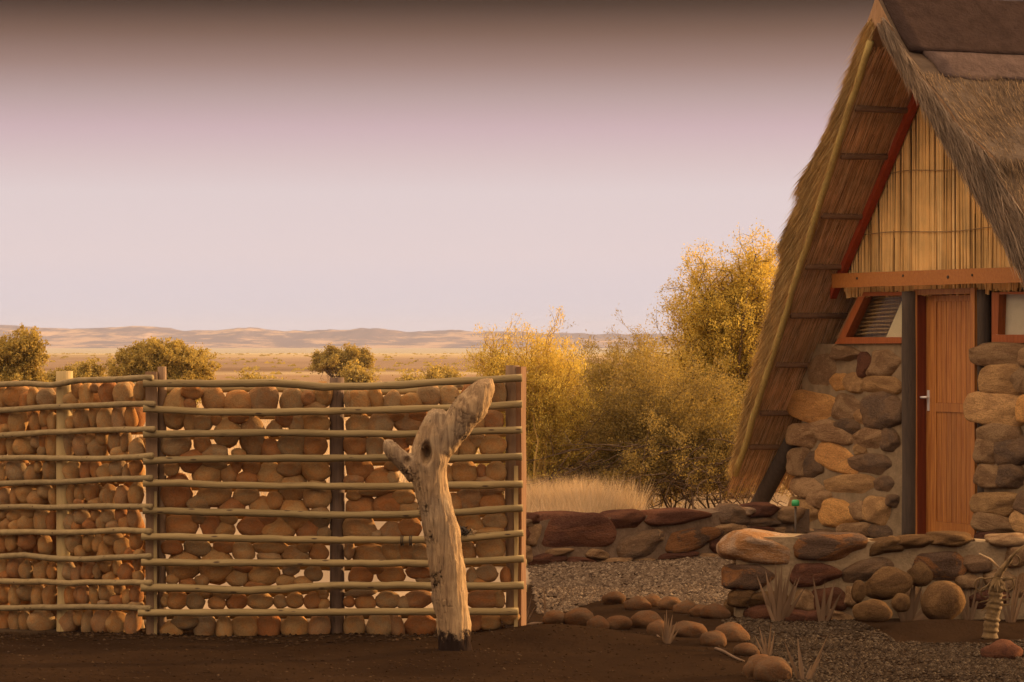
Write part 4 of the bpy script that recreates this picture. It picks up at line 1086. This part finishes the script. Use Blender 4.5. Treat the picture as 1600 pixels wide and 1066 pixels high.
aloe(1482, 974, [(-10, 58), (4, 44), (-4, 34), (14, 46), (10, 26)], 'small dead tuft before the largest round boulder', .012)
aloe(1512, 968, [(-16, 40), (-8, 66), (0, 50), (8, 62), (16, 74), (24, 60), (-22, 52), (30, 80)], 'row of thin dead upright leaves beside the largest round boulder', .009)
aloe(1578, 972, [(-6, 72), (4, 60), (12, 84), (18, 76), (-14, 50), (26, 60)], 'tall thin dead leaves just behind the withered curly plant', .010)
aloe(1200, 1024, [(-14, 46), (-6, 36), (4, 54), (10, 40), (-20, 30)], 'few upright dry stalks behind the border stones', .008)
aloe(1256, 1064, [(-30, 60), (-8, 66), (-22, 40), (36, 70), (28, 40), (14, 24)], 'sparse dry stalks lowest in the gravel path', .011)
aloe(1041, 1006, [(-4, 48), (4, 40), (10, 44), (16, 34), (20, 22), (-8, 30), (0, 54)], 'drooping straw tuft over the middle border stones', .009)
aloe(852, 970, [(-2, 58), (1, 40)], 'single pale dry stalk beside the first border stone', .006, 'dry_stalk')
aloe(815, 975, [(-34, 48), (-18, 40), (-28, 62), (-8, 48), (6, 40), (16, 44), (22, 28), (2, 62), (-40, 36), (12, 20)], 'straggly dry grass tuft at the foot of the fence end post', .007, 'grass_tuft')
def stick(a, b, r_, label):
    pa, pb = gnd(*a), gnd(*b)
    pa.z = float(ground_z(pa.x, pa.y)) + r_ * .8; pb.z = float(ground_z(pb.x, pb.y)) + r_ * .8
    mb = MB(); mb.tube([pa.lerp(pb, t) + Vector((0, 0, .004 * math.sin(6 * t))) for t in np.linspace(0, 1, 7)], [r_ * (1 - .35 * t) for t in np.linspace(0, 1, 7)], 7)
    tag(mb.build('fallen_stick', M['dry_leaf'], None, True), label, 'stick', 'fallen sticks on the sand')
stick((824, 980), (856, 974), .010, 'pale fallen stick lying on the sand by the fence end post')
stick((1012, 978), (1030, 1000), .008, 'short pale stick leaning among the middle border stones')
stick((1118, 1016), (1162, 1036), .009, 'dark-edged stick lying on sand by the biggest border stones')

# withered plant with curled leaves on a ringed stem
pb_ = gnd(1550, 1000); pb_.z = 0
cp = thing('withered_plant', 'withered yellow plant with a scaly ringed stem and curled dead leaves', 'plant', tuple(pb_))
DP = pb_.y
mb = MB(); pts, rad = [], []
for i in range(57):
    t = i / 56; x = np.interp(t, [0, .3, .6, 1], [1546, 1549, 1554, 1559]); y = 1006 + (902 - 1006) * t
    pts.append(at(x, y, DP)); ring = ((i + .9 * math.sin(i * 1.7)) % 5) / 5
    rad.append((12.0 - 1.5 * t) * DP / F * (1.12 - .22 * ring + .16 * mnoise.noise((i * .7, 0, 0))))
mb.tube(pts, rad, 12, True, .05); mb.build('stem', M['curl'], cp, True)
def curl(cx, cy, r_, a0, a1, name='curled_leaf', w=.011, root=None):
    mb = MB(); P_ = []
    if root: P_ += [at(root[0], root[1], DP - .02)]
    for t in np.linspace(0, 1, 16):
        a = math.radians(a0 + (a1 - a0) * t); rr = r_ * (1 - .15 * t)
        P_.append(at(cx + rr * math.cos(a), cy - rr * math.sin(a), DP - .03 + .04 * t))
    n0 = 0
    for i, p in enumerate(P_):
        ww = w * (1 - .5 * i / len(P_)); mb.v += [p + Vector((0, -ww, 0)), p + Vector((0, ww, 0))]
    K = len(P_)
    for i in range(K - 1): mb.f.append((2 * i, 2 * i + 1, 2 * i + 3, 2 * i + 2))
    o = mb.build(name, M['curl'], cp, True); md_ = o.modifiers.new('thick', 'SOLIDIFY'); md_.thickness = .007; md_.offset = 0
curl(1533, 914, 11, 60, 330, root=(1554, 902)); curl(1574, 913, 11, 150, -190, root=(1561, 904)); curl(1585, 876, 9, 170, -150, root=(1568, 892), w=.014); curl(1540, 926, 8, 90, 300, root=(1552, 905))
mb = MB(); mb.tube([at(x, y, DP - .01) for x, y in ((1556, 906), (1564, 892), (1574, 880), (1580, 872))], [.02, .018, .016, .012], 8); mb.build('stalk', M['curl'], cp, True)
mb = MB(); mb.tube([at(x, y, DP - .03) for x, y in ((1562, 888), (1548, 874), (1530, 865))], [.007, .006, .004], 6); mb.build('stalk', M['dry_grass'], cp, True)
mb = MB(); mb.tube([at(x, y, DP - .03) for x, y in ((1574, 878), (1588, 862), (1604, 850))], [.010, .008, .006], 6); mb.build('stalk', M['curl'], cp, True)
for dx, dy in ((-9, 6), (-4, 9), (3, 8), (8, 5), (0, 14), (11, 12), (-12, 14)):
    mb = MB(); blade_leaf(mb, at(1558 + dx * .4, 904, DP - .03), at(1558 + dx * 1.3, 906 + dy * 1.6, DP - .05), .010, .25); mb.build('leaf', M['curl'], cp, True)

for k in range(16):
    a_ = R.uniform(0, 6.28); t0 = R.uniform(.55, 1.0); x0 = 1549 + 10 * t0; y0 = 1006 - 104 * t0
    L_ = R.uniform(14, 30); dx = math.cos(a_) * L_; mb = MB()
    blade_leaf(mb, at(x0, y0, DP - .02), at(x0 + dx, y0 + R.uniform(-8, 22), DP + .09 * math.sin(a_) - .03), R.uniform(.006, .011), R.uniform(-.5, .5)); mb.build('leaf', M['curl'], cp, True)
# green cap on a peg beside the hut corner
pg = at(1243, 792, 24.9)
gp = thing('garden_peg', 'small bright green plastic cap on a dark peg at the hut corner', 'peg', (pg.x, pg.y, 0))
mb = MB(); mb.tube([Vector((pg.x, pg.y, -.02)), Vector((pg.x, pg.y, pg.z))], .009, 8); mb.build('peg', M['wire'], gp, True)
mb = MB(); c_ = at(1243, 786, 24.9)
mb.tube([c_ + Vector((0, 0, z)) for z in (-.024, -.022, .016, .024)], [.022, .031, .030, .020], 14); mb.build('cap', M['green'], gp, True)

# ------------------------------------------------------------------ dry grass beyond the wall
def grass(name, label, n_, region, hmin, hmax, w, mat):
    V = np.empty((n_, 3, 3), np.float32); k = 0
    while k < n_:
        x0, x1, d0, d1 = region[R.randrange(len(region))]
        D = R.uniform(d0, d1); x = (R.uniform(x0, x1) - 800) / F * D
        if mnoise.noise((x * 1.7, D * 1.1, 0)) < R.uniform(-.35, .3): continue
        z = float(ground_z(x, D)); h = R.uniform(hmin, hmax) * (1 + .3 * mnoise.noise((x * 2, D * 2, 4)))
        a = R.uniform(0, 3.14); wx, wy = math.cos(a) * w, math.sin(a) * w
        V[k] = ((x - wx, D - wy, z), (x + wx, D + wy, z), (x + R.gauss(0, .34) * h, D + R.gauss(0, .34) * h, z + h)); k += 1
    o = add(name, big_mesh(name, V.reshape(-1, 3), 3), M[mat])
    return tag(o, label, None, None, 'stuff')
grass('dry_grass', 'tall pale dry grass behind the low dark wall and under the bushes', 20000, [(818, 930, 26, 31), (818, 960, 26.5, 31), (818, 1000, 28, 31), (818, 1260, 34, 44)], .08, .46, .004, 'dry_grass')
grass('dry_grass', 'pale dry grass on the plain behind the stone fence', 16000, [(-60, 830, 32, 90)], .15, .4, .008, 'dry_grass')

# ------------------------------------------------------------------ bushes and trees
def bush(name, label, base, blobs, leaves, leaf, stems, twigs, mats=('leaf', 'twig'), r0=.035, cat='bush', group=None, spread=.12, up=.0, twig_len=.3, aspect=1.7, bare=0.0, clump=30, foot=.05, along=.6):
    """blobs: (cx, cy, cz, rx, ry, rz) offsets from the base. Stems run from the base into the blobs, twigs leave the stems, leaves sit round the twig ends."""
    b = Vector(base); t = thing(name, label, cat, tuple(b), group)
    mb = MB(); tips = []; segs = []
    wts = [bl[3] * bl[4] * bl[5] for bl in blobs]
    for k in range(stems):
        bl = R.choices(blobs, wts)[0]
        e = b + Vector(bl[:3]) + Vector((R.gauss(0, .33) * bl[3], R.gauss(0, .33) * bl[4], R.uniform(-.6, .5) * bl[5]))
        s0 = b + Vector((R.gauss(0, foot), R.gauss(0, foot), -.05))
        mid = s0.lerp(e, .45) + Vector((R.gauss(0, .08), R.gauss(0, .08), .10)) * (e - s0).length
        P_ = []
        for q_ in np.linspace(0, 1, 9):
            p = s0 * (1 - q_) ** 2 + mid * (2 * q_ * (1 - q_)) + e * q_ ** 2
            P_.append(p + rv(.012) * (1 if 0 < q_ else 0))
        mb.tube(P_, [r0 * (1 - .75 * i / 8) * R.uniform(.75, 1.1) for i in range(9)], 6, False)
        for j in range(twigs):
            p = P_[R.randrange(3, 9)]
            bl = R.choices(blobs, wts)[0]
            cdir = (p - (b + Vector(bl[:3])))
            d = (rv(1.0) + cdir.normalized() * .6 + Vector((0, 0, up))).normalized() * twig_len * R.uniform(.5, 1.4)
            m_ = p + d * .5 + rv(.035); q_ = p + d
            mb.tube([p, m_, q_], [r0 * .22, r0 * .15, r0 * .07], 4, False)
            tips += [m_, q_]; segs += [(p, m_), (m_, q_)]
            for _ in range(2):
                d2 = (d.normalized() + rv(.7) + Vector((0, 0, up * .6))).normalized() * twig_len * R.uniform(.3, .8)
                mb.tube([q_, q_ + d2 * .5 + rv(.012), q_ + d2], [r0 * .1, r0 * .075, r0 * .04], 3, False)
                tips += [q_ + d2 * .6, q_ + d2]; segs.append((q_, q_ + d2))
    mb.build('trunk', M[mats[1]], t, True)
    # leaf clumps: round the twig ends and through the blobs, sparse in places
    ncl = max(1, leaves // clump); C_ = []
    while len(C_) < ncl:
        if R.random() < .5 and tips:
            p = R.choice(tips) + rv(spread * .5)
        else:
            bl = R.choices(blobs, wts)[0]
            v = rv(1).normalized() * (R.random() ** .42)
            p = b + Vector(bl[:3]) + Vector((v.x * bl[3], v.y * bl[4], v.z * bl[5]))
            if mnoise.noise(p * 3.4) < R.uniform(-.3, .32): continue
        if p.z < b.z + bare * R.uniform(.7, 1.2): continue
        C_.append(p)
    C_ = np.array(C_)
    cen = np.repeat(C_, clump, 0) + NR.normal(0, spread * .34, (ncl * clump, 3))
    if along > 0 and segs:                           # feathery leaves close along every twig
        k_ = int(leaves * along / (1 - along)); sg = np.array([(tuple(a_), tuple(b_)) for a_, b_ in segs])
        sg = sg[(sg[:, :, 2].min(1) > b.z + bare)]
        if len(sg):
            pick = sg[NR.integers(0, len(sg), k_)]; t_ = NR.uniform(.15, 1.08, (k_, 1))
            cen = np.concatenate([cen, pick[:, 0] * (1 - t_) + pick[:, 1] * t_ + NR.normal(0, leaf * 1.1, (k_, 3))])
    n_ = len(cen)
    d = NR.normal(size=(n_, 3)); d /= np.linalg.norm(d, axis=1)[:, None]; d[:, 2] += up * .5
    w = np.cross(d, NR.normal(size=(n_, 3))); w /= np.linalg.norm(w, axis=1)[:, None]
    L = leaf * NR.uniform(.6, 1.3, n_)[:, None]
    V = np.stack([cen - d * L * .5, cen + w * L * .5 / aspect, cen + d * L * .5, cen - w * L * .5 / aspect], 1)
    o = add('crown', big_mesh('crown', V.reshape(-1, 3), 4), M[mats[0]], t)
    o['kind'] = 'stuff'
    return t
def px_blobs(D, base_px, items, ry=None):
    """crown masses given by centre and size as they appear, turned into metres about the base"""
    s = D / F; out = []
    for cx, cy, w, h in items:
        out.append(((cx - base_px) * s, R.uniform(-.15, .15), EYE + (533 - cy) * s, w / 2 * s, (ry or w / 2 * s * .8), h / 2 * s))
    return out
def base(px, D): x = (px - 800) / F * D; return (x, D, float(ground_z(x, D)))
bush('spiky_bush', 'yellow twiggy bush with upright spiky branch tips beside the fence end', base(825, 30.5), px_blobs(30.5, 825, [(825, 610, 150, 150), (850, 565, 110, 100), (775, 575, 90, 80), (885, 600, 80, 150), (830, 690, 90, 120)]),
     38000, .022, 60, 16, ('leaf_gold', 'twig_gold'), .020, 'bush', None, .09, 1.0, .22, 2.6, foot=.2)
bush('thorn_bush', 'broad olive thorn bush with bare arching lower branches behind the low wall', base(1040, 30.6), px_blobs(30.6, 1040, [(1000, 640, 200, 150), (1090, 640, 180, 170), (940, 670, 150, 120), (1150, 680, 130, 140), (1060, 705, 240, 110), (1160, 720, 130, 110), (905, 690, 70, 70)]),
     64000, .022, 44, 20, ('leaf_dark', 'twig'), .011, 'bush', None, .11, .1, .30, 2.2, .20, foot=.7)
bush('thorn_bush', 'golden bush with ragged top between the spiky bush and the tall tree', base(960, 32.4), px_blobs(32.4, 960, [(950, 600, 160, 140), (925, 565, 80, 80), (985, 570, 110, 110), (1020, 590, 90, 110), (980, 660, 190, 140), (890, 640, 90, 150)]),
     42000, .022, 54, 16, ('leaf', 'twig_gold'), .015, 'bush', None, .10, .9, .26, 2.4, foot=.25)
bush('thorn_tree', 'tall bushy thorn tree with a sunlit golden top beside the hut roof', base(1150, 33.6), px_blobs(33.6, 1150, [(1150, 450, 150, 110), (1185, 415, 110, 80), (1100, 490, 130, 110), (1085, 560, 120, 130), (1130, 560, 140, 130), (1190, 500, 140, 160), (1180, 600, 120, 120), (1108, 410, 46, 66), (1070, 490, 70, 70), (1058, 535, 80, 110), (1092, 450, 90, 90)]),
     105000, .024, 74, 18, ('leaf_gold', 'twig'), .026, 'tree', None, .10, .4, .30, 2.2)
# bare arching twigs low in the olive bush
mb = MB()
for k in range(230):
    D = R.uniform(29.6, 31.4); x0 = R.uniform(905, 1215); s = D / F
    p0 = at(x0, R.uniform(690, 760), D); side = -1 if R.random() < .72 else 1
    L = R.uniform(.25, .75); P_ = [p0]
    d = Vector((side * R.uniform(.4, 1), R.uniform(-.5, .3), R.uniform(-.45, .05))).normalized()
    for i in range(6):
        d = (d + Vector((R.gauss(0, .22), R.gauss(0, .2), R.gauss(-.03, .2)))).normalized(); P_.append(P_[-1] + d * L / 6)
        if i in (2, 4):
            d3 = (d + rv(.6)).normalized() * L * .3
            mb.tube([P_[-1], P_[-1] + d3 * .5 + rv(.01), P_[-1] + d3], [.005, .004, .002], 4, False)
    for p in P_: p.z = max(p.z, .03)
    mb.tube(P_, [.0075 - .0009 * i for i in range(7)], 5, False)
lowb = [o for o in bpy.data.objects if o.get('label', '').startswith('broad olive')][0]
o = mb.build('bare_twigs', M['twig'], lowb, True); o['kind'] = 'stuff'

# trees out on the plain
def far_tree(px, ytop, ybase, D, items, label, name='acacia_tree', n_=9000, leaf=.07, cat='tree', r0=.05, mats=('leaf', 'twig'), bare=0, stems=14):
    b = base(px, D); sc_ = D / F
    bl = px_blobs(D, px, items)
    bl = [(a, c, z - b[2] if True else z, e, f, g_) for a, c, z, e, f, g_ in bl]
    return bush(name, label, b, bl, n_, leaf, stems, 9, mats, r0, cat, 'trees and shrubs on the plain', 7 * sc_, .1, 14 * sc_, 1.6, bare)
far_tree(30, 515, 690, 52, [(30, 545, 90, 55), (5, 560, 80, 60), (50, 535, 50, 34), (20, 595, 110, 60)], 'thorn tree with open dark crown at the edge above the angled fence', n_=36000, leaf=.042, stems=40)
far_tree(262, 528, 640, 64, [(256, 570, 176, 74), (256, 560, 140, 60), (210, 582, 90, 44), (306, 580, 80, 52), (258, 548, 90, 36)], 'wide dome-shaped thorn bush rising above the fence near the double post', 'thorn_bush', 60000, .045, 'bush', stems=60)
far_tree(118, 568, 640, 66, [(118, 592, 90, 44), (150, 588, 60, 36), (80, 596, 70, 40)], 'low olive shrub between the open-crowned tree and the dome-shaped bush', 'shrub', 20000, .045, 'shrub')
far_tree(532, 550, 602, 118, [(510, 571, 52, 30), (548, 568, 54, 34), (530, 561, 60, 20)], 'small flat-topped acacia standing alone above the middle fence post', n_=20000, leaf=.07, bare=.75)
far_tree(560, 582, 604, 112, [(556, 594, 44, 20), (575, 596, 30, 14)], 'small round shrub just beside the lone acacia', 'shrub', 2600, .10, 'shrub')
far_tree(697, 578, 604, 108, [(697, 588, 22, 22), (706, 592, 22, 16)], 'taller of the small shrubs between the lone acacia and the spiky bush', 'shrub', 2400, .09, 'shrub')
far_tree(676, 586, 606, 106, [(674, 594, 16, 16)], 'smallest dark shrub beside the taller small shrub', 'shrub', 1200, .09, 'shrub')
far_tree(645, 588, 612, 100, [(645, 600, 30, 20), (655, 603, 20, 14)], 'thin yellowish shrub poking over the top rail near the trunk', 'shrub', 1400, .08, 'shrub', mats=('leaf', 'twig'))
far_tree(398, 590, 606, 104, [(395, 602, 40, 14), (425, 604, 30, 10)], 'low flat shrub beyond the fence beside the dome-shaped bush', 'shrub', 1600, .09, 'shrub')

# ------------------------------------------------------------------ haze
mb = MB(); mb.box((-4500, -25, -11), (4500, 5750, 33))
hz = mb.build('haze', None)
q = bpy.data.materials.new('haze'); q.use_nodes = True; t_ = q.node_tree; t_.nodes.clear()
ou = t_.nodes.new('ShaderNodeOutputMaterial'); pv = t_.nodes.new('ShaderNodeVolumePrincipled')
pv.inputs['Density'].default_value = 1.15e-4
pv.inputs['Color'].default_value = (.50, .56, .78, 1)
pv.inputs['Anisotropy'].default_value = 0.0
t_.links.new(pv.outputs[0], ou.inputs['Volume'])
hz.data.materials.append(q)
tag(hz, 'pale evening haze over the plain', None, None, 'stuff')
hz.display_type = 'WIRE'
